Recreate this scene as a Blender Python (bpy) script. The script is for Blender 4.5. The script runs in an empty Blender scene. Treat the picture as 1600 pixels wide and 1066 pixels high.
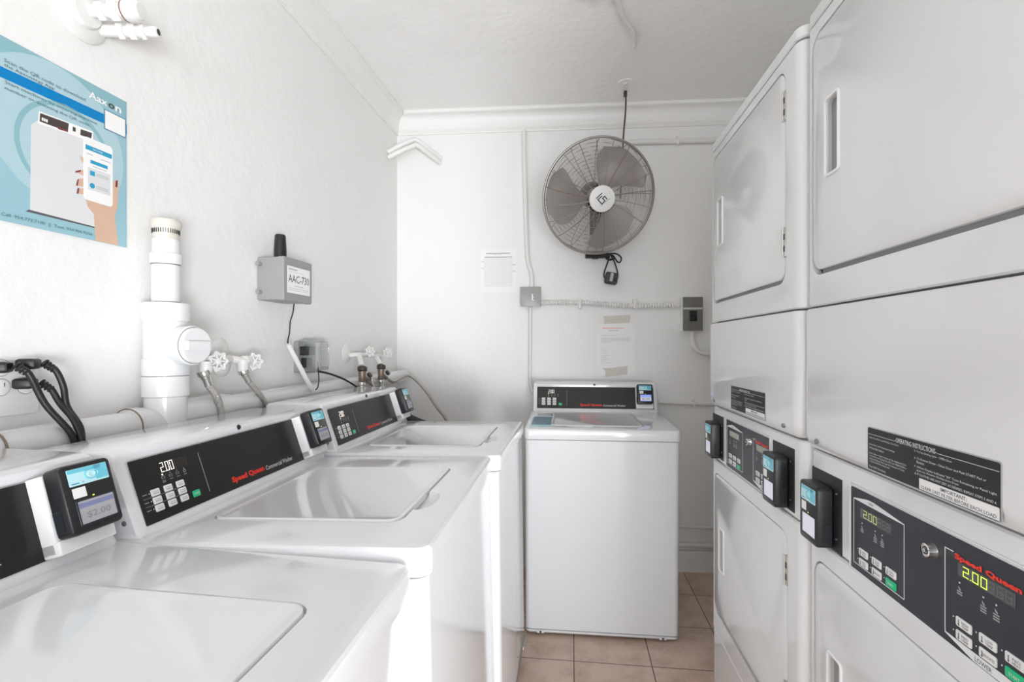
import bpy, bmesh, math, random
from mathutils import Matrix, Vector
random.seed(7)
PI = math.pi
sc = bpy.context.scene
COL = sc.collection

# ------------------------------------------------------------------ camera
cam_d = bpy.data.cameras.new('camera'); cam = bpy.data.objects.new('camera', cam_d); COL.objects.link(cam)
cam.location = (0, 0, 1.2361); cam.rotation_euler = (PI/2, 0, 0.1181)
cam_d.sensor_width = 36; cam_d.sensor_fit = 'HORIZONTAL'; cam_d.lens = 787.4/1600*36
cam_d.shift_y = 9.4/1600; cam_d.clip_start = 0.02
sc.camera = cam
# ------------------------------------------------------------------ world, lights, exposure
w = bpy.data.worlds.new('world'); sc.world = w; w.use_nodes = True
w.node_tree.nodes['Background'].inputs[0].default_value = (0.90, 0.95, 1.0, 1)
w.node_tree.nodes['Background'].inputs[1].default_value = 3.0
sc.view_settings.view_transform = 'Standard'; sc.view_settings.look = 'None'
sc.view_settings.gamma = 1; sc.view_settings.use_curve_mapping = False
sc.view_settings.exposure = -0.02
sc.cycles.max_bounces = 12; sc.cycles.diffuse_bounces = 8; sc.cycles.glossy_bounces = 5
sc.cycles.use_denoising = True
def area(name, loc, rot, sx, sy, power, color):
    l = bpy.data.lights.new(name, 'AREA'); l.shape = 'RECTANGLE'; l.size = sx; l.size_y = sy
    l.energy = power; l.color = color
    o = bpy.data.objects.new(name, l); COL.objects.link(o); o.location = loc; o.rotation_euler = rot
    return o
# daylight that falls through the open doorway behind the photographer
area('doorway_daylight', (0.10, -6.5, 0.45), (PI/2+.30, 0, 0), 3.2, 0.85, 95, (0.95, 0.975, 1.0))
# added fill light outside the right wall opening, brightens the left wall
area('side_fill', (1.52, -2.15, 0.48), (PI/2+.20, 0, PI/2-1.16), 1.35, 0.95, 34, (0.95, 0.975, 1.0)).data.spread = 1.3
# ------------------------------------------------------------------ materials
MATS = {}
def mat(name, col, rough=0.5, metal=0.0, emit=None, es=1.0, coat=0.0, spec=0.5, bump=None, trans=0.0, ior=1.45, noise=None):
    m = bpy.data.materials.new(name); m.use_nodes = True; nt = m.node_tree
    b = nt.nodes['Principled BSDF']
    b.inputs['Base Color'].default_value = (*col, 1); b.inputs['Roughness'].default_value = rough
    b.inputs['Metallic'].default_value = metal; b.inputs['Specular IOR Level'].default_value = spec
    b.inputs['Coat Weight'].default_value = coat; b.inputs['Coat Roughness'].default_value = 0.04
    b.inputs['Transmission Weight'].default_value = trans; b.inputs['IOR'].default_value = ior
    if emit: b.inputs['Emission Color'].default_value = (*emit, 1); b.inputs['Emission Strength'].default_value = es
    tc = nt.nodes.new('ShaderNodeTexCoord')
    if noise:   # (scale, amount, detail): faint tone variation
        n = nt.nodes.new('ShaderNodeTexNoise'); n.inputs['Scale'].default_value = noise[0]; n.inputs['Detail'].default_value = 6
        nt.links.new(tc.outputs['Object'], n.inputs['Vector'])
        r = nt.nodes.new('ShaderNodeValToRGB'); r.color_ramp.elements[0].position = .3; r.color_ramp.elements[1].position = .7
        a = noise[1]
        r.color_ramp.elements[0].color = (*[c*(1-a) for c in col], 1); r.color_ramp.elements[1].color = (*col, 1)
        nt.links.new(n.outputs['Fac'], r.inputs['Fac']); nt.links.new(r.outputs['Color'], b.inputs['Base Color'])
    if bump:    # list of (scale, strength, distance, detail)
        prev = None
        for s, st, di, de in bump:
            n = nt.nodes.new('ShaderNodeTexNoise'); n.inputs['Scale'].default_value = s; n.inputs['Detail'].default_value = de
            nt.links.new(tc.outputs['Object'], n.inputs['Vector'])
            bp = nt.nodes.new('ShaderNodeBump'); bp.inputs['Strength'].default_value = st; bp.inputs['Distance'].default_value = di
            nt.links.new(n.outputs['Fac'], bp.inputs['Height'])
            if prev: nt.links.new(prev.outputs['Normal'], bp.inputs['Normal'])
            prev = bp
        nt.links.new(prev.outputs['Normal'], b.inputs['Normal'])
    MATS[name] = m
    return m
mat('enamel', (.77, .78, .80), .13, coat=.5)
mat('enamel_plastic', (.82, .825, .83), .24, coat=.2)
mat('dryer_enamel', (.72, .726, .728), .15, coat=.4)
mat('wall_paint', (.80, .793, .78), .42, bump=[(3.5, .25, .03, 3), (38, .18, .008, 4), (150, .10, .003, 2)])
mat('ceiling_paint', (.91, .902, .89), .45, bump=[(5, .3, .03, 4), (30, .18, .01, 4)])
mat('trim_paint', (.81, .80, .785), .35, bump=[(60, .12, .004, 3)])
mat('pipe_paint', (.76, .75, .735), .35, bump=[(70, .25, .004, 3)])
mat('pvc', (.72, .725, .735), .18, coat=.3)
mat('pvc_old', (.62, .59, .53), .3)
mat('pvc_glue', (.22, .16, .11), .5)
mat('pipe_seam', (.22, .21, .20), .6)
mat('panel_black', (.013, .012, .0115), .34)
mat('panel_navy', (.022, .025, .034), .36)
mat('black_plastic', (.016, .016, .018), .28)
mat('black_side', (.02, .022, .03), .38)
mat('black_gloss', (.02, .02, .022), .12)
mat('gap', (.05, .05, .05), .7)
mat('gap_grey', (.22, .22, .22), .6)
mat('button', (.78, .78, .77), .35)
mat('ink', (.10, .10, .11), .6)
mat('grey_ink', (.40, .41, .42), .6)
mat('white_ink', (.74, .75, .76), .5)
mat('dim_ink', (.36, .37, .38), .5)
mat('ghost_ink', (.06, .052, .045), .5)
mat('red_ink', (.85, .035, .015), .4)
mat('green_key', (.01, .52, .22), .35)
mat('digit_white', (.9, .85, .8), .4, emit=(1, .90, .82), es=1.3)
mat('digit_green', (.6, .8, .1), .4, emit=(.62, .95, .05), es=1.2)
mat('digit_faded', (.35, .42, .2), .4, emit=(.50, .65, .16), es=.55)
mat('lcd_dark', (.085, .085, .085), .15)
mat('lcd_ghost', (.15, .15, .155), .3)
mat('lcd_green', (.30, .32, .25), .2)
mat('screen_grey', (.40, .40, .43), .12)
mat('screen_white', (.62, .62, .68), .2, emit=(.75, .76, .9), es=.25)
mat('screen_blue', (.25, .32, .65), .15, emit=(.25, .35, .85), es=.6)
mat('screen_band', (.22, .24, .42), .15)
mat('screen_ink', (.27, .27, .30), .2)
mat('sticker_blue', (.16, .55, .68), .3)
mat('sticker_pale', (.50, .78, .84), .3)
mat('sticker_slate', (.10, .19, .27), .35)
mat('white_plain', (.82, .82, .81), .5)
mat('chrome', (.75, .74, .72), .15, metal=1)
mat('steel', (.58, .57, .55), .32, metal=1)
mat('steel_dark', (.30, .30, .30), .4, metal=.8)
mat('braid', (.52, .50, .47), .38, metal=.85, bump=[(400, .8, .004, 2)])
mat('brass_old', (.30, .24, .20), .45, metal=.7)
mat('brown_knob', (.06, .045, .04), .45)
mat('grey_box', (.30, .30, .30), .45)
mat('grey_metal', (.33, .33, .32), .4, metal=.2)
mat('olive_metal', (.17, .165, .14), .5, metal=.1)
mat('paper', (.83, .83, .82), .5)
mat('tape', (.62, .59, .53), .5)
mat('clear_plastic', (.85, .87, .88), .08, trans=.85, ior=1.25)
mat('cage_wire', (.34, .31, .29), .4, metal=.4)
mat('fan_rim', (.37, .36, .34), .38, metal=.6)
mat('blade', (.44, .405, .38), .40, metal=.3)
mat('rubber', (.015, .015, .016), .42)
mat('poster_teal', (.24, .44, .49), .25)
mat('poster_light', (.40, .56, .61), .25)
mat('poster_mid', (.29, .49, .56), .25)
mat('poster_blue', (.0, .20, .50), .25)
mat('poster_frame', (.10, .22, .33), .3)
mat('poster_grey', (.66, .67, .68), .25)
mat('poster_dark', (.07, .055, .05), .3)
mat('poster_cyan', (.03, .32, .52), .3)
mat('skin_print', (.62, .42, .31), .3)
mat('nail_print', (.20, .04, .04), .3)
mat('poster_ink', (.06, .16, .20), .4)
mat('lamp_glass', (.9, .9, .9), .3, emit=(1, .98, .95), es=.35)
mat('rust', (.22, .12, .08), .7)
mat('smudge_mark', (.55, .55, .52), .6)
# ceiling: a darker patch with a soft, noisy edge
def dark_patch(m, cx, cy, r, amt):
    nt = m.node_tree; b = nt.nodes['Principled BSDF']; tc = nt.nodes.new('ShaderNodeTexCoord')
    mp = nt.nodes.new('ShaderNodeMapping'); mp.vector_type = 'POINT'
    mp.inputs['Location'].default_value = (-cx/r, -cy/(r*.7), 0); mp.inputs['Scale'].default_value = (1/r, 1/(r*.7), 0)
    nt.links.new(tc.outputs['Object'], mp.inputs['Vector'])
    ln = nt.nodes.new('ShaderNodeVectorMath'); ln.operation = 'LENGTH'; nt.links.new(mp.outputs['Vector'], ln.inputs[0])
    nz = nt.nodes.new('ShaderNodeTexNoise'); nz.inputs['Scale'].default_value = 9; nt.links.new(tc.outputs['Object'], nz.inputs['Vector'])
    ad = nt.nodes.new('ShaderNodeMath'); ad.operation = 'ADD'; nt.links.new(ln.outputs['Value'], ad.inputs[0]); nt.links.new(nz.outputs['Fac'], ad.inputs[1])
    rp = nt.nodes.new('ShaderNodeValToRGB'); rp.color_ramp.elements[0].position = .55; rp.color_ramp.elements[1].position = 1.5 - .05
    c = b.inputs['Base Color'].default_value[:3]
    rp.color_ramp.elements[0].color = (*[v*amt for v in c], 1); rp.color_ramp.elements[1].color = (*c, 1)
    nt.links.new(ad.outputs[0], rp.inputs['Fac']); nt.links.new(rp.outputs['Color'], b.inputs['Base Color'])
dark_patch(MATS['ceiling_paint'], .09, 1.93, .24, .62)
# floor tiles 0.30 m with brown mottling
def floor_material():
    m = bpy.data.materials.new('floor_tile'); m.use_nodes = True; nt = m.node_tree; b = nt.nodes['Principled BSDF']
    tc = nt.nodes.new('ShaderNodeTexCoord'); mp = nt.nodes.new('ShaderNodeMapping')
    mp.inputs['Location'].default_value = (-.0085+.3, -1.998+.3*10, 0)
    nt.links.new(tc.outputs['Object'], mp.inputs['Vector'])
    br = nt.nodes.new('ShaderNodeTexBrick'); br.offset = 0; br.inputs['Scale'].default_value = 1
    br.inputs['Brick Width'].default_value = .3; br.inputs['Row Height'].default_value = .3
    br.inputs['Mortar Size'].default_value = .0022; br.inputs['Mortar Smooth'].default_value = .2
    br.inputs['Color1'].default_value = (.70, .53, .425, 1); br.inputs['Color2'].default_value = (.65, .485, .385, 1)
    br.inputs['Mortar'].default_value = (.10, .065, .045, 1)
    nt.links.new(mp.outputs['Vector'], br.inputs['Vector'])
    mixprev = br.outputs['Color']
    for s, a, c in ((9, .75, (.42, .275, .185, 1)), (60, .45, (.64, .56, .49, 1))):
        n = nt.nodes.new('ShaderNodeTexNoise'); n.inputs['Scale'].default_value = s; n.inputs['Detail'].default_value = 8
        nt.links.new(tc.outputs['Object'], n.inputs['Vector'])
        r = nt.nodes.new('ShaderNodeValToRGB'); r.color_ramp.elements[0].position = .42; r.color_ramp.elements[1].position = .68
        r.color_ramp.elements[1].color = (a, a, a, 1)
        nt.links.new(n.outputs['Fac'], r.inputs['Fac'])
        mx = nt.nodes.new('ShaderNodeMix'); mx.data_type = 'RGBA'
        nt.links.new(r.outputs['Color'], mx.inputs['Factor']); nt.links.new(mixprev, mx.inputs['A']); mx.inputs['B'].default_value = c
        mixprev = mx.outputs['Result']
    mx = nt.nodes.new('ShaderNodeMix'); mx.data_type = 'RGBA'
    nt.links.new(br.outputs['Fac'], mx.inputs['Factor']); nt.links.new(mixprev, mx.inputs['A']); mx.inputs['B'].default_value = (.11, .075, .055, 1)
    nt.links.new(mx.outputs['Result'], b.inputs['Base Color'])
    b.inputs['Roughness'].default_value = .38
    bp = nt.nodes.new('ShaderNodeBump'); bp.invert = True; bp.inputs['Strength'].default_value = .5; bp.inputs['Distance'].default_value = .002
    nt.links.new(br.outputs['Fac'], bp.inputs['Height']); nt.links.new(bp.outputs['Normal'], b.inputs['Normal'])
    MATS['floor_tile'] = m
floor_material()

# ------------------------------------------------------------------ mesh helpers
I4 = Matrix.Identity(4)
def frame(o, X, Y):
    X = Vector(X).normalized(); Y = Vector(Y).normalized(); Z = X.cross(Y)
    m = Matrix((X, Y, Z)).transposed().to_4x4(); m.translation = Vector(o); return m
T = lambda x, y, z: Matrix.Translation((x, y, z))
RZ = lambda a: Matrix.Rotation(a, 4, 'Z')
RX = lambda a: Matrix.Rotation(a, 4, 'X')
RY = lambda a: Matrix.Rotation(a, 4, 'Y')
class MB:
    def __init__(s, M=I4): s.v = []; s.f = []; s.m = []; s.mats = []; s.M = M
    def mi(s, name):
        if name not in s.mats: s.mats.append(name)
        return s.mats.index(name)
    def add(s, vs, fs, m, M=None):
        X = s.M @ (M if M is not None else I4); o = len(s.v); k = s.mi(m)
        s.v += [tuple(X @ Vector(p)) for p in vs]; s.f += [tuple(i+o for i in f) for f in fs]; s.m += [k]*len(fs)
    def box(s, a, b, m, M=None):
        x0, y0, z0 = a; x1, y1, z1 = b
        s.add([(x0,y0,z0),(x1,y0,z0),(x1,y1,z0),(x0,y1,z0),(x0,y0,z1),(x1,y0,z1),(x1,y1,z1),(x0,y1,z1)],
              [(0,3,2,1),(4,5,6,7),(0,1,5,4),(1,2,6,5),(2,3,7,6),(3,0,4,7)], m, M)
    def rings(s, rs, m, M=None, cap0=True, cap1=True, closed=False):
        n = len(rs[0]); vs = [p for r in rs for p in r]; fs = []
        R = len(rs)
        for i in range(R if closed else R-1):
            a = i*n; b = ((i+1) % R)*n
            for j in range(n): fs.append((a+j, a+(j+1) % n, b+(j+1) % n, b+j))
        if cap0 and not closed: fs.append(tuple(range(n-1, -1, -1)))
        if cap1 and not closed: fs.append(tuple(range((R-1)*n, R*n)))
        s.add(vs, fs, m, M)
    def slab(s, x0, y0, x1, y1, r, levels, m, M=None, seg=5):
        """rounded rectangle in XY, lofted through levels [(z, inset)...]"""
        rs = []
        for z, i in levels: rs.append([(x, y, z) for x, y in rrect(x0+i, y0+i, x1-i, y1-i, max(r-i, .0004), seg)])
        s.rings(rs, m, M)
    def plate(s, x0, y0, x1, y1, r, z0, z1, m, M=None, b=.0, seg=5):
        if b: s.slab(x0, y0, x1, y1, r, [(z0, 0), (z1-b, 0), (z1-b*.3, b*.3), (z1, b)], m, M, seg)
        else: s.slab(x0, y0, x1, y1, r, [(z0, 0), (z1, 0)], m, M, seg)
    def ring(s, x0, y0, x1, y1, r, wd, z0, z1, m, M=None, seg=5, b=0):
        o = rrect(x0, y0, x1, y1, r, seg); i = rrect(x0+wd, y0+wd, x1-wd, y1-wd, max(r-wd, .0005), seg)
        ob = rrect(x0+b, y0+b, x1-b, y1-b, max(r-b, .0005), seg); ib = rrect(x0+wd-b, y0+wd-b, x1-wd+b, y1-wd+b, max(r-wd+b, .0005), seg)
        s.rings([[(x, y, z0) for x, y in o], [(x, y, z1-b) for x, y in o], [(x, y, z1) for x, y in ob], [(x, y, z1) for x, y in ib], [(x, y, z1-b) for x, y in i], [(x, y, z0) for x, y in i]], m, M, closed=True)
    def poly(s, pts, z0, z1, m, M=None):
        s.rings([[(x, y, z0) for x, y in pts], [(x, y, z1) for x, y in pts]], m, M)
    def lathe(s, prof, m, M=None, seg=28, cap0=True, cap1=True):
        s.rings([[(r*math.cos(2*PI*k/seg), r*math.sin(2*PI*k/seg), z) for k in range(seg)] for r, z in prof], m, M, cap0, cap1)
    def cyl(s, p, q, r, m, M=None, seg=16, r2=None):
        p = Vector(p); q = Vector(q); d = q-p; L = d.length
        X = (T(*p) @ d.to_track_quat('Z', 'Y').to_matrix().to_4x4())
        s.lathe([(r, 0), (r2 if r2 else r, L)], m, (M if M is not None else I4) @ X, seg)
    def torus(s, R, r, m, M=None, seg=40, sub=8, sy=1.0):
        s.rings([[((R+r*math.cos(2*PI*j/sub))*math.cos(2*PI*k/seg), (R+r*math.cos(2*PI*j/sub))*math.sin(2*PI*k/seg)*sy, r*math.sin(2*PI*j/sub)) for j in range(sub)] for k in range(seg)], m, M, closed=True)
    def tube(s, pts, r, m, M=None, seg=10, smooth=6, rf=None):
        pts = [Vector(p) for p in pts]
        if smooth and len(pts) > 2:
            P = [pts[0]*2-pts[1]]+pts+[pts[-1]*2-pts[-2]]; out = []
            for i in range(1, len(P)-2):
                for k in range(smooth):
                    t = k/smooth; a, b, c, d = P[i-1], P[i], P[i+1], P[i+2]
                    out.append(.5*((2*b)+(c-a)*t+(2*a-5*b+4*c-d)*t*t+(3*b-a-3*c+d)*t**3))
            out.append(pts[-1]); pts = out
        up = None; rs = []
        for i, p in enumerate(pts):
            d = (pts[min(i+1, len(pts)-1)]-pts[max(i-1, 0)]).normalized()
            if up is None:
                up = d.orthogonal().normalized()
            up = (up-d*up.dot(d)).normalized(); sd = d.cross(up)
            rr = rf(i, len(pts)) if rf else r
            rs.append([tuple(p+(up*math.cos(2*PI*j/seg)+sd*math.sin(2*PI*j/seg))*rr) for j in range(seg)])
        s.rings(rs, m, M)
    def text(s, txt, x0, y0, x1, y1, m, M=None, bold=0, z=.0004, shear=0):
        """lettering fitted to the box (x0,y0)-(x1,y1)"""
        vs, fs = text_mesh(txt, bold, shear)
        ax = min(v[0] for v in vs); bx = max(v[0] for v in vs); ay = min(v[1] for v in vs); by = max(v[1] for v in vs)
        s.add([(x0+(v[0]-ax)/(bx-ax)*(x1-x0), y0+(v[1]-ay)/(by-ay)*(y1-y0), z) for v in vs], fs, m, M)
    def build(s, name, parent=None, world=None, auto=38):
        me = bpy.data.meshes.new(name); me.from_pydata(s.v, [], s.f)
        for n in s.mats: me.materials.append(MATS[n])
        me.polygons.foreach_set('material_index', s.m)
        me.polygons.foreach_set('use_smooth', [True]*len(s.f))
        me.update()
        try: me.set_sharp_from_angle(angle=math.radians(auto))
        except Exception: pass
        o = bpy.data.objects.new(name, me); COL.objects.link(o)
        if parent: o.parent = parent
        if world: o.matrix_world = world
        return o
def rrect(x0, y0, x1, y1, r, seg=5):
    r = min(r, (x1-x0)/2-1e-5, (y1-y0)/2-1e-5); out = []
    for cx, cy, a in ((x1-r, y1-r, 0), (x0+r, y1-r, 90), (x0+r, y0+r, 180), (x1-r, y0+r, 270)):
        for k in range(seg+1):
            t = math.radians(a+90*k/seg); out.append((cx+r*math.cos(t), cy+r*math.sin(t)))
    return out
_TM = {}
def text_mesh(txt, bold, shear):
    k = (txt, bold, shear)
    if k not in _TM:
        c = bpy.data.curves.new('t', 'FONT'); c.body = txt; c.offset = bold; c.shear = shear; c.resolution_u = 2
        if bold < 0: c.offset = 0
        o = bpy.data.objects.new('t', c); COL.objects.link(o)
        dg = bpy.context.evaluated_depsgraph_get(); me = bpy.data.meshes.new_from_object(o.evaluated_get(dg))
        _TM[k] = ([tuple(v.co) for v in me.vertices], [tuple(p.vertices) for p in me.polygons])
        bpy.data.objects.remove(o); bpy.data.curves.remove(c); bpy.data.meshes.remove(me)
    return _TM[k]
SEG = {'0': 'abcdef', '1': 'bc', '2': 'abged', '8': 'abcdefg'}
def digits(mb, txt, x, y, w, h, m, M, z=.0005, t=None):
    """seven segment figures"""
    t = t or w*.17; g = t*.12; px = x
    for ch in txt:
        if ch == '.':
            mb.box((px-w*.12, y, z-.0003), (px-w*.12+t, y+t, z), m, M); px += w*.22; continue
        for s_ in SEG[ch]:
            b = {'a': (0, h-t, w, h), 'd': (0, 0, w, t), 'g': (0, h/2-t/2, w, h/2+t/2), 'f': (0, h/2, t, h), 'b': (w-t, h/2, w, h), 'e': (0, 0, t, h/2), 'c': (w-t, 0, w, h/2)}[s_]
            mb.box((px+b[0]+g, y+b[1]+g, z-.0003), (px+b[2]-g, y+b[3]-g, z), m, M)
        px += w*1.35
def prop(o, label=None, cat=None, group=None, kind=None):
    if label: o['label'] = label
    if cat: o['category'] = cat
    if group: o['group'] = group
    if kind: o['kind'] = kind
    return o
def empty(name, M, label, cat, group=None):
    o = bpy.data.objects.new(name, None); COL.objects.link(o); o.matrix_world = M; o.empty_display_size = .05
    return prop(o, label, cat, group)
def struct(mb, name):
    return prop(mb.build(name), kind='structure')
def cut(o, cutters):
    """carve pockets with exact booleans and bake the result"""
    for c in cutters:
        md = o.modifiers.new('b', 'BOOLEAN'); md.operation = 'DIFFERENCE'; md.object = c; md.solver = 'EXACT'
    dg = bpy.context.evaluated_depsgraph_get(); me = bpy.data.meshes.new_from_object(o.evaluated_get(dg))
    o.modifiers.clear(); o.data = me
    me.polygons.foreach_set('use_smooth', [True]*len(me.polygons)); me.update()
    me.set_sharp_from_angle(angle=math.radians(30))
    for c in cutters: bpy.data.objects.remove(c)
    return o
def copy_tree(o, parent=None):
    c = o.copy(); COL.objects.link(c)
    if parent: c.parent = parent
    for ch in list(o.children): copy_tree(ch, c)
    return c

# ------------------------------------------------------------------ room shell
LA, BA = .0244, .0415
HC = 2.573
lw = lambda y, z, off=0: (-1.067+LA*y+off, y, z)                 # point on the left wall
bw = lambda x, z, off=0: (x, 2.8446+BA*x-off, z)                 # point on the back wall
LF = frame((-1.067, 0, 0), (LA, 1, 0), (0, 0, 1))                # x along wall, y up, z into the room
BF = frame((0, 2.8446, 0), (1, BA, 0), (0, 0, 1))
m = MB(); m.box((-1.45, -3.35, -.05), (1.55, 3.1, 0), 'floor_tile'); struct(m, 'floor')
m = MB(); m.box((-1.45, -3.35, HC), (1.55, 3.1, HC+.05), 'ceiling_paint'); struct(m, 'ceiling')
m = MB(LF); m.box((-3.35, 0, -.1), (2.95, HC, 0), 'wall_paint'); struct(m, 'wall_left')
m = MB(BF); m.box((-1.05, 0, -.1), (1.40, HC, 0), 'wall_paint'); struct(m, 'wall_back')
m = MB(); m.box((1.36, -3.3, 0), (1.46, -3.0, HC), 'wall_paint'); m.box((1.36, -1.3, 0), (1.46, 3.0, HC), 'wall_paint'); m.box((1.36, -3.0, 2.12), (1.46, -1.3, HC), 'wall_paint'); struct(m, 'wall_right')  # opening added to let the side fill light in
m = MB()   # rear wall with an open doorway
m.box((-1.30, -3.35, 0), (-.95, -3.25, HC), 'wall_paint'); m.box((1.15, -3.35, 0), (1.45, -3.25, HC), 'wall_paint'); m.box((-.95, -3.35, 2.25), (1.15, -3.25, HC), 'wall_paint')
struct(m, 'wall_rear')
# crown moulding
prof = [(0, -.122), (.007, -.122), (.010, -.116), (.007, -.110), (.011, -.106), (.015, -.100), (.013, -.094)]
for k in range(9):
    a = k/8*PI/2; prof.append((.013+.034*(1-math.cos(a)), -.094+.070*math.sin(a)))
prof += [(.051, -.022), (.058, -.018), (.060, -.008), (.056, 0), (0, 0)]
m = MB(); rs = []
for off, dz in prof: rs.append((off, dz))
yb = lambda off: 2.8446-off+BA*(-1.0)
m.rings([[(-1.067+LA*y0+off, y0, HC+dz) for off, dz in prof] for y0 in (-3.25,)]+[[(-1.067+LA*yb(off)+off, yb(off)-.0, HC+dz) for off, dz in prof]], 'trim_paint')
struct(m, 'trim_1')
m = MB(); xl = lambda off: -1.067+LA*2.80+off
m.rings([[(1.36, 2.8446+BA*1.36-off, HC+dz) for off, dz in prof], [(xl(off), 2.8446+BA*xl(off)-off, HC+dz) for off, dz in prof]], 'trim_paint')
struct(m, 'trim_2')
m = MB(BF)
m.poly([(.36, 0), (1.36, 0), (1.36, .108), (.36, .108)], 0, .012, 'trim_paint')
m.poly([(.36, .108), (1.36, .108), (1.36, .118), (.36, .118)], 0, .018, 'trim_paint')
struct(m, 'baseboard_back')

# ------------------------------------------------------------------ card reader (shared by washers and dryers), front face at z=t in its own frame
RW, RH = .078, .124
def reader_parts(parent, M, t=.03, screen='screen_grey', stick=True, price=True, slot=False):
    b = MB(M)
    b.slab(0, 0, RW, RH, .009, [(0, .003), (.003, 0), (t-.004, 0), (t-.001, .0015), (t, .004)], 'black_plastic')
    b.plate(-.0012, .012, .004, .050, .002, .004, t-.010, 'black_side'); b.plate(RW-.004, .012, RW+.0012, .050, .002, .004, t-.010, 'black_side')
    b.plate(.010, RH-.002, RW-.010, RH+.0006, .001, .006, t-.006, 'black_side')
    o = b.build('card_reader_body', parent)
    b = MB(M); z = t
    b.plate(.010, .085, .070, .115, .0015, z, z+.0006, 'sticker_pale')
    b.plate(.050, .088, .0695, .1145, .0015, z+.0006, z+.0008, 'sticker_blue')
    b.plate(.0105, .1075, .060, .1145, .0015, z+.0006, z+.0008, 'sticker_blue')
    b.torus(.0105, .0012, 'sticker_blue', T(.044, .1, z+.0006), 24, 4, .8)
    b.torus(.0055, .0010, 'sticker_pale', T(.044, .1, z+.0012), 20, 4, .8)
    b.box((.013, .088, z+.0006), (.024, .0895, z+.0008), 'poster_blue'); b.cyl((.030, .0892, z), (.030, .0892, z+.0009), .0014, 'grey_ink')
    b.build('blue_sticker', o)
    b = MB(M); b.plate(.012, .063, .031, .081, .001, z, z+.0006, 'white_plain'); b.build('white_sticker', o)
    b = MB(M)
    b.ring(.012, .013, .072, .0595, .002, .003, z-.0005, z+.0012, 'black_side', b=.0006)
    b.plate(.015, .016, .069, .0565, .001, z-.0005, z+.0004, screen)
    if screen == 'screen_grey': b.box((.0155, .044, z+.0004), (.068, .0525, z+.0005), 'screen_band')
    elif screen == 'screen_blue': b.box((.0155, .020, z+.0004), (.068, .040, z+.0005), 'screen_white')
    if price: b.text('$2.00', .024, .023, .060, .036, 'screen_ink', bold=.01, z=z+.0007)
    b.build('screen', o)
    b = MB(M); b.cyl((.040, .0615, z), (.040, .0615, z+.0008), .0012, 'digit_green', seg=10); b.build('indicator_light', o)
    return o

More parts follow.
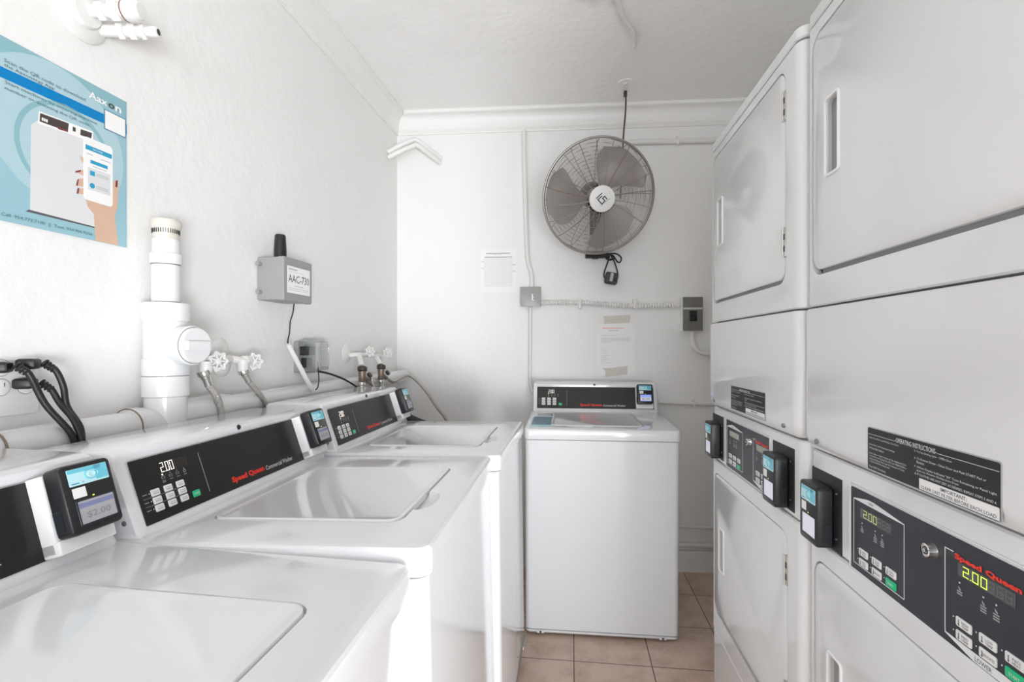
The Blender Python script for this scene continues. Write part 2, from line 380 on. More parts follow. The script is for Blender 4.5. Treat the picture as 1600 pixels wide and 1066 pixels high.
# ------------------------------------------------------------------ washer, front faces -Y of its own frame, x = width from the viewer's left
WW, WD, WH = .651, .711, .914
def make_washer(M, label, group, screen, foot):
    root = empty('washing_machine', M, label, 'washing machine', group)
    # cabinet
    b = MB()
    b.slab(.004, .006, WW-.004, WD, .022, [(.035, .004), (.04, 0), (.8655, 0), (.8665, .004)], 'enamel')
    b.box((.008, .0035, .050), (WW-.008, .008, .0515), 'gap_grey')
    for x in (.055, WW-.085):
        b.box((x, .002, .036), (x+.03, .008, .046), 'enamel'); b.box((x+.011, .0012, .037), (x+.019, .0035, .045), 'gap')
    b.build('cabinet', root)
    for i, (x, y) in enumerate(((.06, .05), (WW-.06, .05), (.06, WD-.05), (WW-.06, WD-.05))):
        b = MB(); b.lathe([(.022, -foot), (.022, -foot+.012), (.010, -foot+.016), (.010, .04)], 'rubber', T(x, y, 0), 16); b.build('foot', root)
    # top cover with a carved lid opening
    b = MB()
    b.slab(0, 0, WW, WD, .024, [(.8685, .003), (.870, .0005), (.880, 0), (.903, 0), (.909, .0015), (.9125, .005), (.914, .011)], 'enamel', seg=7)
    tp = b.build('top_cover', root)
    LX0, LY0, LX1, LY1 = .112, .084, .510, .440
    c1 = MB(); c1.slab(LX0-.003, LY0-.003, LX1+.003, LY1+.003, .03, [(.9045, 0), (.93, 0)], 'enamel'); c1 = c1.build('c1')
    c2 = MB(); c2.lathe([(.001, -.016), (.6, -.013), (.85, -.008), (1, 0), (1.05, .02)], 'enamel', T(.240, .074, .9145) @ Matrix.Diagonal((.060, .026, 1.15, 1)), 32); c2 = c2.build('c2'); c1.parent = root; c2.parent = root
    bpy.context.view_layer.update()
    cut(tp, [c1, c2])
    # lid
    b = MB()
    b.slab(LX0, LY0, LX1, LY1, .027, [(.9052, 0), (.9125, 0), (.9158, .0012), (.9170, .004), (.9166, .008), (.9158, .011)], 'enamel', seg=7)
    b.build('lid', root)
    # console
    X0, X1 = .0105, .6405
    pr = [(.484, .914), (.4845, .919), (.488, .924), (.5295, 1.0400), (.5285, 1.0445), (.5300, 1.0500), (.5360, 1.0540), (.548, 1.0560), (.60, 1.0565), (.698, 1.0560), (.708, 1.0500), (.7085, .914)]
    cx = sum(p[0] for p in pr)/len(pr); cz = sum(p[1] for p in pr)/len(pr)
    def ringp(x, k): return [(x, cx+(y-cx)*k, .914+(z-.914)*(1-(1-k)*.7)) for y, z in pr]
    b = MB()
    b.rings([ringp(X0, .955)[::-1], ringp(X0+.002, .985)[::-1], ringp(X0+.006, 1)[::-1], ringp(X1-.006, 1)[::-1], ringp(X1-.002, .985)[::-1], ringp(X1, .955)[::-1]], 'enamel')
    con = b.build('console', root)
    F = frame((0, .4903, .9302), (1, 0, 0), (0, .0335, .1053))
    b = MB(); FF = frame((0, .5297, 1.048), (1, 0, 0), (0, .15, 1))
    b.lathe([(.006, 0), (.006, .0015), (.0045, .003), (.001, .0032)], 'black_plastic', FF @ T(.327, 0, .0), 14); b.build('console_screw', con)
    for dd, zz in ((.552, 1.030), (.512, .940)):
        if True:
            b = MB(); b.lathe([(.0045, -.001), (.0045, .0012), (.003, .0022), (.0005, .0022)], 'steel_dark', T(X0+.0008, dd, zz) @ RY(-PI/2), 12); b.build('side_screw', con)
    # control panel
    b = MB(F)
    b.plate(.030, -.0015, .6245, .1105, .0012, 0, .0016, 'panel_black')
    z = .0019
    digits(b, '2.00', .089, .0775, .0075, .0175, 'digit_white', I4, z)
    digits(b, '888', .1225, .0775, .0075, .0175, 'ghost_ink', I4, z)
    for i, x in enumerate((.089, .106, .122, .139)):
        b.cyl((x, .0735, z-.0004), (x, .0735, z), .0016 if i == 0 else .0010, 'digit_white' if i == 0 else 'dim_ink', seg=10)
        if i < 3: b.ring(x-.0035, .066, x+.0035, .0705, .001, .0006, z-.0004, z, 'dim_ink', seg=2)
        else: b.torus(.0028, .0005, 'dim_ink', T(x, .0685, z), 14, 4)
        b.box((x-.0035, .0615, z-.0004), (x+.0035, .0625, z), 'dim_ink')
        if i == 0: b.box((x-.0035, .0592, z-.0004), (x+.0035, .0602, z), 'dim_ink')
    for r_ in range(3):
        yv = .0485-.0137*r_
        b.cyl((.0515, yv, z-.0004), (.0515, yv, z), .0010, 'white_ink', seg=10)
        b.box((.0375, yv-.0005, z-.0004), (.0465, yv+.0009, z), 'dim_ink')
        if r_ < 2: b.box((.037, yv-.0072, z-.0004), (.114, yv-.0066, z), 'dim_ink')
    b.box((.1836, .014, z-.0004), (.1847, .094, z), 'dim_ink')
    b.text('Speed Queen', .252, .0085, .364, .0240, 'red_ink', bold=.045, z=z)
    b.text('Commercial Washer', .370, .0100, .483, .0205, 'white_ink', bold=0, z=z)
    pan = b.build('control_panel', con)
    for r_ in range(3):
        for c_ in range(3):
            x = .0545+.0283*c_; yv = .042-.0137*r_
            b = MB(F); b.slab(x, yv, x+.0185, yv+.0118, .002, [(.0016, 0), (.0028, .0002), (.0032, .001)], 'button', seg=3)
            b.box((x+.0035, yv+.0035, .0032), (x+.0150, yv+.0050, .0034), 'grey_ink'); b.torus(.0014, .0003, 'grey_ink', T(x+.0045, yv+.0075, .0033), 10, 4)
            b.box((x+.0070, yv+.0068, .0032), (x+.0145, yv+.0080, .0034), 'grey_ink')
            b.build('button', pan)
    b = MB(F); b.slab(.1415, .0140, .1595, .0265, .002, [(.0016, 0), (.0028, .0002), (.0032, .001)], 'green_key', seg=3)
    b.text('START', .1445, .0185, .1565, .0220, 'white_ink', z=.0034)
    s_ = b.build('start_button', pan); s_['label'] = 'green start button'
    # white reader mount, proud of the panel
    b = MB(F)
    b.slab(.5330, -.0005, .6180, .1130, .004, [(0, 0), (.020, 0), (.0235, .001), (.0245, .003)], 'enamel_plastic')
    b.slab(.5330, -.0012, .6180, .0200, .003, [(0, 0), (.026, 0), (.0285, .001), (.0292, .003)], 'enamel_plastic')
    mt = b.build('reader_mount', con); 
    reader_parts(mt, F @ T(.5355, .0185, .0245) @ Matrix.Diagonal((1, .80, 1, 1)), .028, screen)
    return root
def wpose(x, y, a, dz, ti, left=True):
    R = RZ(PI/2+a) if left else RZ(a)
    return T(x, y, dz) @ R @ RX(ti) @ T(0, WH*math.sin(ti), 0)
G = 'washing machines in a row along the left wall'
make_washer(wpose(-.2370, .0790, -.006, .0008, .0202), 'white top-loading washing machine in the lower left corner, nearest the photographer', G, 'screen_grey', .0005)
make_washer(wpose(-.2136, .7365, .0082, .0187, -.0231), 'white top-loading washing machine in the middle of the row along the left wall', G, 'screen_grey', .0185)
make_washer(wpose(-.1967, 1.3895, -.004, .0202, -.0114), 'white top-loading washing machine at the far end of the left wall row', G, 'screen_grey', .020)
w4 = make_washer(wpose(-.2026, 2.1263, .0142, -.0246, .030, False), 'white top-loading washing machine standing against the back wall under the fan', None, 'screen_blue', .001)
b = MB(); b.plate(.022, .045, .119, .33, .002, .9141, .9146, 'sticker_pale'); b.plate(.026, .10, .116, .30, .002, .9146, .9149, 'sticker_slate')
for i, (x, y, l) in enumerate(((.045, .25, .04), (.060, .21, .045), (.045, .185, .06), (.050, .15, .05), (.058, .27, .02), (.05, .125, .04))): b.box((x, y, .9149), (x+l, y+.006, .9151), 'sticker_blue' if i % 2 else 'grey_ink')
s_ = b.build('instruction_sticker', w4); s_['label'] = 'slate blue instruction sticker'

# ------------------------------------------------------------------ stacked dryer, front faces -Y of its own frame
DW, DD_ = .678, .72
def make_dryer(M, label, dzc, du, screen, logo_full):
    PE, BS = (.545, .562) if logo_full else (.507, .530)
    root = empty('stacked_dryer', M, label, 'dryer', 'stacked dryers along the right wall')
    A = Matrix(((1,0,0,0),(0,0,-1,0),(0,1,0,0),(0,0,0,1)))       # panel frame: x, z up -> local; third axis = out of the front
    Fr = frame((0, 0, 0), (1, 0, 0), (0, 0, 1))
    zb, zt = .842+dzc*.6, 1.022+dzc*.5                            # control band
    def shell(z0, z1, r=.024, y0=0, bev=.003):
        b = MB(); b.slab(.001, y0, DW-.001, DD_, r, [(z0, bev), (z0+bev, 0), (z1-bev, 0), (z1, bev)], 'dryer_enamel', seg=7); return b
    b = MB(); b.slab(.006, .012, DW-.006, DD_-.004, .02, [(0, .02), (.03, .02), (.031, 0), (1.93, 0)], 'gap_grey'); b.build('frame', root)
    shell(.032, .270, y0=.002).build('base_panel', root)
    lp = shell(.2745, zb-.002).build('lower_front_panel', root)
    shell(zb, zt, y0=.004).build('control_housing', root)
    b = MB(); b.slab(.001, -.010, DW-.001, DD_, .024, [(zt+.006, .010), (zt+.016, .003), (zt+.030, 0), (1.312, 0), (1.315, .003)], 'dryer_enamel', seg=7); sp = b.build('service_panel', root)
    up = shell(1.3195, 1.901, y0=-.004).build('upper_front_panel', root)
    shell(1.9055, 1.932, y0=-.004).build('top_panel', root)
    for x in (.065, DW-.065):
        b = MB(); b.lathe([(.0055, -.002), (.0055, .001), (.004, .0025), (.0005, .0025)], 'steel_dark', Fr @ T(x, zt+.024, .011), 10); b.build('screw', sp)
    # doors
    for zz0, zz1, h0, h1, oy, pr_ in ((1.392, 1.872, 1.572, 1.718, .004, up), (.352, .800+dzc*.4, .505, .640, 0, lp)):
        F = Fr @ T(0, 0, oy)
        x0, x1 = .034, .606
        c = MB(F); c.plate(x0-.0035, zz0-.010, x1+.0035, zz1+.003, .036, -.014, .05, 'gap', seg=7); c = c.build('c', root)
        bpy.context.view_layer.update(); cut(pr_, [c])
        b = MB(F); b.slab(x0, zz0, x1, zz1, .033, [(-.013, 0), (-.004, 0), (-.001, .001), (.0006, .004)], 'dryer_enamel', seg=7)
        dr = b.build('door', root)
        b = MB(F); b.ring(x0-.0033, zz0-.0098, x1+.0033, zz1+.0028, .036, .012, -.0135, -.0125, 'gap'); b.box((x0+.03, zz0-.0095, -.0130), (x1-.03, zz0+.0005, -.0060), 'gap_grey'); b.build('door_gap_shade', root)  # dark ring and bottom strip added to paint shade into the door gap
        c = MB(F); c.plate(.092, h0, .138, h1, .008, -.011, .02, 'gap'); c = c.build('c', root); bpy.context.view_layer.update(); cut(dr, [c])
        b = MB(F); b.ring(.087, h0-.005, .143, h1+.005, .010, .0065, -.002, .0040, 'enamel_plastic', b=.0016)
        b.plate(.091, h0-.001, .139, h1+.001, .008, -.0105, -.0095, 'grey_box'); b.build('door_handle', dr)
        for hz in ((zz0+.05, zz0+.118), (zz1-.118, zz1-.05)):
            b = MB(F); b.plate(.600, hz[0], .612, hz[1], .0015, -.001, .0030, 'steel')
            L_ = hz[1]-hz[0]
            for q in (.18, .58): b.box((.604, hz[0]+L_*q, .003), (.611, hz[0]+L_*(q+.2), .0035), 'gap')
            b.cyl((.6015, hz[0], .0035), (.6015, hz[1], .0035), .0022, 'steel', seg=8); b.build('hinge', dr)
    # labels and controls : F2 measured (u along width, z) on the front plane
    F2 = Fr @ T(0, 0, .010)
    lz = dzc*.8
    b = MB(F2 @ T(0, lz, 0)); z = .0010
    b.plate(.243, 1.0335, .508, 1.1045, .004, 0, .0008, 'grey_ink'); b.plate(.2445, 1.035, .5065, 1.103, .003, .0008, .0010, 'panel_black')
    b.box((.246, 1.0925, z), (.315, 1.0931, z+.0002), 'white_ink'); b.box((.405, 1.0925, z), (.505, 1.0931, z+.0002), 'white_ink')
    zz = z+.0003
    b.text('-OPERATING INSTRUCTIONS-', .316, 1.0915, .404, 1.0985, 'white_ink', bold=.008, z=zz)
    def tl(t, x, y, wd, h=.0034, mm='white_ink', bo=0): b.text(t, x, y, x+wd, y+h, mm, bold=bo, z=zz)
    tl('Open Dryer Door, Load Clothes, Close Door.', .249, 1.0855, .076)
    tl('Select Fabric and Temperature Settings', .249, 1.0745, .066); tl('Or Press Fabric Selector.', .249, 1.0690, .040)
    tl('Insert Coins or Card as Required. Use Additional Coins', .249, 1.0600, .093)
    tl('or Card for more Drying Time, OR, Turn TIMER KNOB to', .250, 1.0555, .092); tl('desired Drying Time. Last 2-5 minutes of Cycle', .250, 1.0510, .088); tl('is COOL-DOWN (No Heat) Period.', .250, 1.0465, .053)
    tl('Press START Pad or Button.', .249, 1.0385, .045)
    tl('5. To Stop Drying Cycle - OPEN Door.', .360, 1.0855, .073)
    tl('6. To Restart Dryer - Close Door and Push START Pad or', .360, 1.0755, .127, .0038); tl('Button.', .365, 1.0710, .016, .0036)
    tl('7. When Display Indicates "00" Time Remaining or Panel Light', .360, 1.0635, .142, .0038); tl('goes out, Remove Clothes from Dryer.', .365, 1.0590, .080, .0036)
    tl('8. IF CLOTHES ARE NOT DRY AS DESIRED, REPEAT STEPS 3 AND 4.', .361, 1.0535, .141, .0036)
    b.plate(.370, 1.036, .5055, 1.0510, .001, z, z+.0003, 'white_plain'); zz = z+.0005
    tl('IMPORTANT:', .412, 1.0440, .045, .0050, 'ink', .01); tl('CLEAR LINT FILTER BEFORE EACH LOAD', .374, 1.0375, .128, .0045, 'ink', .006)
    b.build('instruction_label', sp)['label'] = 'black operating instructions label'
    F3 = Fr @ T(du, dzc, -.004)                     # control housing surface
    ch = [c for c in root.children if c.name.startswith('control_housing')][0]
    for x0, x1 in ((.015, .134), (BS, min(BS+.119, .674))):
        b = MB(F3); b.plate(x0, .843, x1, .986, .002, -.001, .0012, 'panel_black', b=.0004)
        b.cyl((x1-.018, .955, .001), (x1-.018, .955, .003), .0022, 'steel', seg=8); b.cyl((x1-.018, .868, .001), (x1-.018, .868, .003), .0022, 'steel', seg=8)
        rp = b.build('reader_plate', ch)
        reader_parts(rp, F3 @ T(x0+.012, .8440, .0012) @ Matrix.Diagonal((1, .955, 1, 1)), .030, screen, price=False)
    b = MB(F3); z = .0014
    b.ring(.161, .834, PE+.006, .991, .005, .003, -.001, .0022, 'dryer_enamel', b=.0008)
    b.plate(.1665, .839, PE, .985, .003, -.001, .0011, 'panel_navy')
    # UPPER outline
    for ox, ttl in ((0, 'UPPER'), (.2235, 'LOWER')):
        s1 = ttl == 'UPPER'
        x0, x1 = (.1745, .3145) if s1 else (.3985, .5005)
        xr = x1 if s1 else PE-.006
        z0_, z1_ = .851, .966
        b.box((x0, z0_, z-.0003), (x0+.0013, z1_, z), 'white_ink')
        if s1:
            b.box((xr-.0013, z0_, z-.0003), (xr, z1_, z), 'white_ink'); b.box((x0, z0_, z-.0003), (xr, z0_+.0013, z), 'white_ink')
            b.poly([(x0, z1_-.0013), (xr, z1_-.0013), (xr, z1_+.0003), (x0+.062, z1_+.0085), (x0+.044, z1_+.0085), (x0, z1_+.0003)], z-.0003, z, 'white_ink')
            b.text('UPPER', x0+.046, z1_+.0012, x0+.060, z1_+.0052, 'ink', z=z+.0002)
        else:
            b.box((x0, z1_-.0013, z-.0003), (x0+.016, z1_, z), 'white_ink')
            if logo_full: b.box((xr-.0013, z0_, z-.0003), (xr, z1_, z), 'white_ink'); b.box((x0+.124, z1_-.0013, z-.0003), (xr, z1_, z), 'white_ink')
            b.poly([(x0, z0_+.0013), (x0, z0_-.0003), (x0+.050, z0_-.0100), (xr, z0_-.0100), (xr, z0_+.0013)], z-.0003, z, 'white_ink')
            b.text('LOWER', x0+.052, z0_-.0080, x0+.078, z0_-.0020, 'ink', bold=.006, z=z+.0002)
        dx = .197 if s1 else .422
        b.plate(dx, .938, dx+.087, .955, .001, z-.0003, z, 'lcd_dark' if logo_full else 'lcd_green')
        if logo_full:
            digits(b, '2.00', dx+.009, .9400, .0098, .0132, 'digit_faded' if s1 else 'digit_green', I4, z+.0003, t=.0012)
            digits(b, '888', dx+.050, .9400, .0090, .0132, 'lcd_ghost', I4, z+.0003, t=.0012)
        for i, xx in enumerate((.2015, .2400, .2590)):
            xx += ox
            b.cyl((xx, .9290, z-.0003), (xx, .9290, z+.0001), .0012, 'white_ink', seg=8)
            b.poly([(xx-.002, .924), (xx+.002, .921), (xx+.002, .919), (xx-.001, .920), (xx-.002, .922)], z-.0003, z, 'dim_ink')
            for q in range(2 if i == 0 else 3): b.box((xx-.0045, .9165-.0032*q, z-.0003), (xx+.0045, .9182-.0032*q, z), 'dim_ink')
    if True: b.text('Speed Queen', .4170, .9560, .4170+(.101 if logo_full else .086), .9655, 'red_ink', bold=.045, z=z+.0003)
    cp = b.build('control_panel', ch)
    for ox in (0, .2265):
        for i, (x, zt_, g) in enumerate(((.193, .8840, 0), (.193, .8665, 0), (.231, .8840, 0), (.231, .8665, 0), (.269, .8840, 0), (.269, .8665, 1))):
            wd = .0265
            b = MB(F3); b.slab(x+ox, zt_-.0125, x+ox+wd, zt_, .0022, [(.0011, 0), (.0022, .0002), (.0026, .001)], 'green_key' if g else 'button', seg=3)
            if g: b.text('START', x+ox+.006, zt_-.0085, x+ox+wd-.006, zt_-.0045, 'white_ink', z=.0028)
            else:
                top = ('HIGH', 'MED', 'LOW', None, 'NO')[i]
                if top: b.text(top, x+ox+.011, zt_-.0060, x+ox+.022, zt_-.0028, 'ink', z=.0028); b.text('HEAT' if top == 'NO' else 'TEMP', x+ox+.011, zt_-.0105, x+ox+.022, zt_-.0072, 'ink', z=.0028)
                else: b.text('DELICATES', x+ox+.007, zt_-.0082, x+ox+.0245, zt_-.0048, 'ink', z=.0028)
                b.box((x+ox+.0050, zt_-.0100, .0025), (x+ox+.0062, zt_-.0030, .0028), 'ink'); b.cyl((x+ox+.0056, zt_-.0095, .0025), (x+ox+.0056, zt_-.0095, .0028), .0013, 'ink', seg=8)
            b.cyl((x+ox-.005, zt_-.004, .0009), (x+ox-.005, zt_-.004, .0015), .0010, 'white_ink', seg=8)
            o = b.build('start_button' if g else 'button', cp)
            if g: o['label'] = 'green start button'
    b = MB(F3 @ T(.375, .951, 0)); b.lathe([(.0115, 0), (.0105, .003), (.0095, .011), (.0080, .012), (.0078, .0105), (.004, .0105)], 'chrome', seg=24); b.torus(.0048, .0009, 'gap', T(0, 0, .0108), 20, 6); b.cyl((0, 0, .0105), (0, 0, .0122), .0028, 'chrome')
    b.build('key_lock', cp)['label'] = 'chrome tubular key lock'
    return root
def dpose(x, y, a): return T(x, y, 0) @ RZ(-PI/2+a)
make_dryer(dpose(.4841, 1.8256, .0083), 'tall white stacked dryer at the far end of the right wall, beside the back wall', .022, -.012, 'screen_white', False)
make_dryer(dpose(.5005, 1.1455, -.004), 'tall white stacked dryer nearest the photographer, its green 2.00 displays lit', 0, 0, 'screen_white', True)

# ------------------------------------------------------------------ left wall : poster
b = MB(LF)
PY0, PY1, PZ0, PZ1 = .797, 1.0685, 1.470, 1.811
b.box((PY0, PZ0, .0005), (PY1, PZ1, .003), 'poster_mid')
z = .0032
def circ(cx, cy, r, n=48): return [(cx+r*math.cos(2*PI*k/n), cy+r*math.sin(2*PI*k/n)) for k in range(n)]
def clip(pts):
    for ax, lim, sg in ((0, PY0, 1), (0, PY1, -1), (1, PZ0, 1), (1, PZ1, -1)):
        out = []
        for i in range(len(pts)):
            p, q = pts[i-1], pts[i]; ip = sg*(p[ax]-lim) >= 0; iq = sg*(q[ax]-lim) >= 0
            if ip != iq:
                t = (lim-p[ax])/(q[ax]-p[ax]); out.append((p[0]+(q[0]-p[0])*t, p[1]+(q[1]-p[1])*t))
            if iq: out.append(q)
        pts = out
    return pts
def fl(pts, mm, dz=0): b.poly(clip(pts), z+dz-.0002, z+dz, mm)
fl([(PY0, PZ1), (PY0, 1.78), (.87, 1.785), (.95, 1.775), (1.02, 1.785), (PY1, 1.77), (PY1, PZ1)][::-1], 'poster_teal')
fl(circ(.905, 1.655, .155), 'poster_light', .0001)
fl([(PY0, 1.600), (.84, 1.555), (.88, 1.53), (.99, 1.515), (PY1, 1.53), (PY1, PZ0), (PY0, PZ0)][::-1], 'poster_mid', .0002)
b.rings([[(x, y, z+.0002) for x, y in circ(.930, 1.640, .098)], [(x, y, z+.0004) for x, y in circ(.930, 1.640, .098)], [(x, y, z+.0004) for x, y in circ(.930, 1.640, .089)], [(x, y, z+.0002) for x, y in circ(.930, 1.640, .089)]], 'poster_teal', closed=True)
fl([(PY0, 1.733), (1.013, 1.736), (1.013, 1.757), (PY0, 1.753)], 'poster_blue', .0004); fl([(1.06, 1.736), (PY1, 1.736), (PY1, 1.759), (1.06, 1.759)], 'poster_blue', .0004)
fl([(1.012, 1.7245), (1.0665, 1.7245), (1.0665, 1.770), (1.012, 1.770)], 'poster_frame', .0005); fl([(1.0145, 1.727), (1.064, 1.727), (1.064, 1.7675), (1.0145, 1.7675)], 'white_plain', .0007)
fl([(.852, 1.497), (.990, 1.497), (.990, 1.502), (.858, 1.502)], 'ink', .0004)
fl([(.860, 1.502), (.990, 1.500), (.990, 1.690), (.876, 1.684), (.862, 1.668)], 'poster_grey', .0005)
fl([(.874, 1.676), (.986, 1.684), (.987, 1.707), (.876, 1.701)], 'white_plain', .0006)
fl([(.877, 1.681), (.932, 1.684), (.934, 1.702), (.878, 1.698)], 'poster_dark', .0007); fl([(.958, 1.688), (.982, 1.690), (.984, 1.703), (.959, 1.701)], 'poster_dark', .0007)
fl([(.912, 1.681), (.932, 1.683), (.932, 1.687), (.912, 1.685)], 'nail_print', .0008)
fl(circ(.945, 1.694, .011, 20), 'white_plain', .0007); fl([(.942, 1.690), (.948, 1.690), (.948, 1.699), (.942, 1.699)], 'poster_dark', .0009)
for i in range(3): fl([(.881+.004*i, 1.685), (.884+.004*i, 1.685), (.884+.004*i, 1.691), (.881+.004*i, 1.691)], 'white_plain', .0009)
for p_ in ([(.956, 1.643), (.962, 1.632), (.968, 1.630), (.968, 1.642)], [(.947, 1.607), (.954, 1.605), (.968, 1.603), (.968, 1.618)], [(.954, 1.593), (.951, 1.578), (.968, 1.580), (.968, 1.600)], [(.954, 1.572), (.951, 1.562), (.968, 1.563), (.968, 1.578)]): fl(p_, 'skin_print', .0007)
fl([(.969, 1.556), (.975, 1.539), (.988, 1.527), (.992, 1.470), (1.047, 1.470), (1.038, 1.534), (1.045, 1.561), (1.047, 1.619), (1.042, 1.620), (1.036, 1.615), (1.029, 1.581), (1.01, 1.556)], 'skin_print', .0007)
for p_ in ([(.947, 1.607), (.948, 1.604), (.959, 1.610), (.959, 1.614)], [(.952, 1.591), (.949, 1.578), (.952, 1.577), (.955, 1.593)], [(.952, 1.572), (.950, 1.561), (.954, 1.561), (.956, 1.575)], [(1.040, 1.617), (1.039, 1.603), (1.044, 1.603), (1.045, 1.620)]): fl(p_, 'nail_print', .0009)
b.plate(.965, 1.554, 1.0325, 1.690, .008, z+.0005, z+.0010, 'white_plain')
fl([(.969, 1.663), (1.030, 1.663), (1.030, 1.673), (.969, 1.673)], 'poster_cyan', .0012); b.text('Aaxonergy', .985, 1.6655, 1.008, 1.6705, 'white_plain', z=z+.0014)
fl([(.980, 1.636), (1.020, 1.636), (1.020, 1.6435), (.980, 1.6435)], 'poster_cyan', .0012)
fl([(.974, 1.578), (1.026, 1.578), (1.026, 1.626), (.974, 1.626)], 'poster_grey', .0012)
for zz in (1.615, 1.588):
    fl([(.979, zz-.005), (.990, zz-.005), (.990, zz+.005), (.979, zz+.005)] if zz > 1.6 else circ(.984, zz, .006, 12), 'poster_cyan', .0014)
    for k in range(2): fl([(.993, zz+.001-.004*k), (1.022, zz+.001-.004*k), (1.022, zz+.0025-.004*k), (.993, zz+.0025-.004*k)], 'grey_ink', .0014)
fl([(.972, 1.654), (.986, 1.654), (.986, 1.6555), (.972, 1.6555)], 'grey_ink', .0012); fl([(1.004, 1.652), (1.026, 1.652), (1.026, 1.6535), (1.004, 1.6535)], 'grey_ink', .0012); fl([(.985, 1.630), (1.018, 1.630), (1.018, 1.6315), (.985, 1.6315)], 'grey_ink', .0012)
zt_ = z+.0012
b.text('Scan the QR code to download', .8155, 1.7635, .969, 1.7715, 'poster_ink', z=zt_); b.text('the Aaxonergy App', .8155, 1.7545, .905, 1.7620, 'poster_ink', z=zt_)
b.text('Start machines by entering machine', .8165, 1.7235, .995, 1.7310, 'poster_ink', z=zt_); b.text('number or scanning the QR code.', .8165, 1.7125, .980, 1.7200, 'poster_ink', z=zt_)
b.text('Aax', .976, 1.7770, 1.0195, 1.7925, 'white_plain', bold=.02, z=zt_); b.text('o', 1.0215, 1.7770, 1.0365, 1.7885, 'poster_dark', bold=.02, z=zt_); b.text('n', 1.0385, 1.7770, 1.0535, 1.7885, 'white_plain', bold=.02, z=zt_)
b.text('Call. 954.772.7100  ||  Text. 954.906.9256', .811, 1.4770, .984, 1.4850, 'poster_ink', z=zt_)
prop(b.build('poster'), 'light blue laundry app poster with a printed hand holding a phone, on the left wall', 'poster')

# ------------------------------------------------------------------ left wall : old hose bib stubs at the top
root = empty('capped_hose_bibs', T(*lw(.95, 1.945)), 'white painted pipe stubs with hex fittings on the left wall above the poster', 'pipe fitting')
def P0(x, y, z): return (x+.067-.023-.0, y-.95, z-1.945)
base = Vector(lw(.95, 1.945))
b = MB(); b.lathe([(.060, 0), (.060, .004), (.052, .009), (.034, .011), (.030, .020)], 'pipe_paint', T(*(Vector(lw(.962, 1.952))-base)) @ RY(PI/2), 28); b.build('wall_plate', root)
def stub(y, z, r, L0, segs, bent):
    bb = MB(); M_ = T(*(Vector(lw(y, z))-base)) @ RZ(bent) @ RY(PI/2)
    pos = 0
    for rr, ll, ns in segs:
        bb.lathe([(rr*.94, pos), (rr, pos+ll*.15), (rr, pos+ll*.85), (rr*.94, pos+ll)], 'pipe_paint', M_, ns); pos += ll
    return bb, M_, pos
bb, M_, pos = stub(.968, 1.958, .013, 0, [(.013, .035, 18), (.020, .016, 6), (.0145, .012, 18), (.021, .020, 6), (.016, .012, 18), (.022, .026, 18)], .10)
bb.lathe([(.0005, pos), (.019, pos), (.016, pos+.006), (.0005, pos+.007)], 'pipe_paint', M_, 18)
bb.torus(.020, .0012, 'rust', M_ @ T(0, 0, pos-.028), 24, 6); bb.lathe([(.006, 0), (.009, .018), (.011, .020), (.011, .026)], 'pipe_paint', M_ @ T(0, 0, .08) @ RY(-PI/2), 12)
bb.build('valve_stub', root)
bb, M_, pos = stub(1.002, 1.938, .012, 0, [(.0125, .045, 18), (.018, .014, 6), (.0130, .010, 18), (.018, .016, 6), (.0135, .010, 18), (.0175, .010, 6), (.0115, .024, 18)], .16)
bb.lathe([(.0115, pos), (.007, pos+.001), (.006, pos-.008), (.0005, pos-.008)], 'pipe_paint', M_, 16, cap0=False); bb.lathe([(.0068, pos+.0006), (.0003, pos+.0008)], 'gap', M_, 14)
bb.build('valve_stub', root)

# ------------------------------------------------------------------ left wall : drain stack
SX, SY = lw(1.124, 0, .054)[:2]
root = empty('drain_stack', T(SX, SY, 0), 'white plastic vertical drain pipe with a round cleanout cap, rising behind the middle washing machine', 'pipe')
b = MB()
b.lathe([(.048, .60), (.048, 1.035), (.0450, 1.050), (.0450, 1.115), (.0500, 1.118), (.0500, 1.1655)], 'pvc', seg=40)
b.lathe([(.0488, 1.1655), (.0488, 1.1675)], 'pipe_seam', seg=40)
b.lathe([(.0500, 1.1675), (.0500, 1.207), (.0465, 1.210), (.0465, 1.296), (.0505, 1.300), (.0505, 1.340), (.048, 1.343), (.030, 1.343)], 'pvc', seg=40)
b.build('riser_fitting', root)
b = MB(); b.lathe([(.0300, 1.330), (.0300, 1.438)], 'pvc', seg=36); b.lathe([(.0305, 1.344), (.0305, 1.3460)], 'pvc_glue', seg=36); b.lathe([(.0305, 1.4355), (.0305, 1.4375)], 'pvc_glue', seg=36)
b.lathe([(.0332, 1.438), (.0340, 1.440), (.0340, 1.462), (.0290, 1.465), (.0290, 1.497)], 'pvc', seg=36); b.build('upper_pipe', root)
b = MB(); b.lathe([(.0265, 1.490), (.0275, 1.503), (.0275, 1.520), (.0325, 1.528), (.0335, 1.531), (.0335, 1.541), (.031, 1.545), (.001, 1.547)], 'pvc_old', seg=36)
for k in range(36):
    a = 2*PI*k/36; b.box((-.0008, -.0006, 0), (.0014, .0006, .012), 'gap', T(.0280*math.cos(a), .0280*math.sin(a), 1.512) @ RZ(a))
b.build('air_admittance_valve', root)['label'] = 'yellowed vented air valve cap'
b = MB(RZ(-.12) @ T(0, 0, 1.240) @ RY(PI/2))
b.lathe([(.041, .01), (.041, .048), (.0475, .054), (.0475, .079), (.045, .082)], 'pvc', seg=36); b.build('cleanout_branch', root)
b = MB(RZ(-.12) @ T(0, 0, 1.240) @ RY(PI/2)); b.lathe([(.043, .078), (.043, .090), (.041, .0935), (.001, .0935)], 'pvc', seg=36); b.torus(.0432, .0008, 'pipe_seam', T(0, 0, .0830), 40, 6)
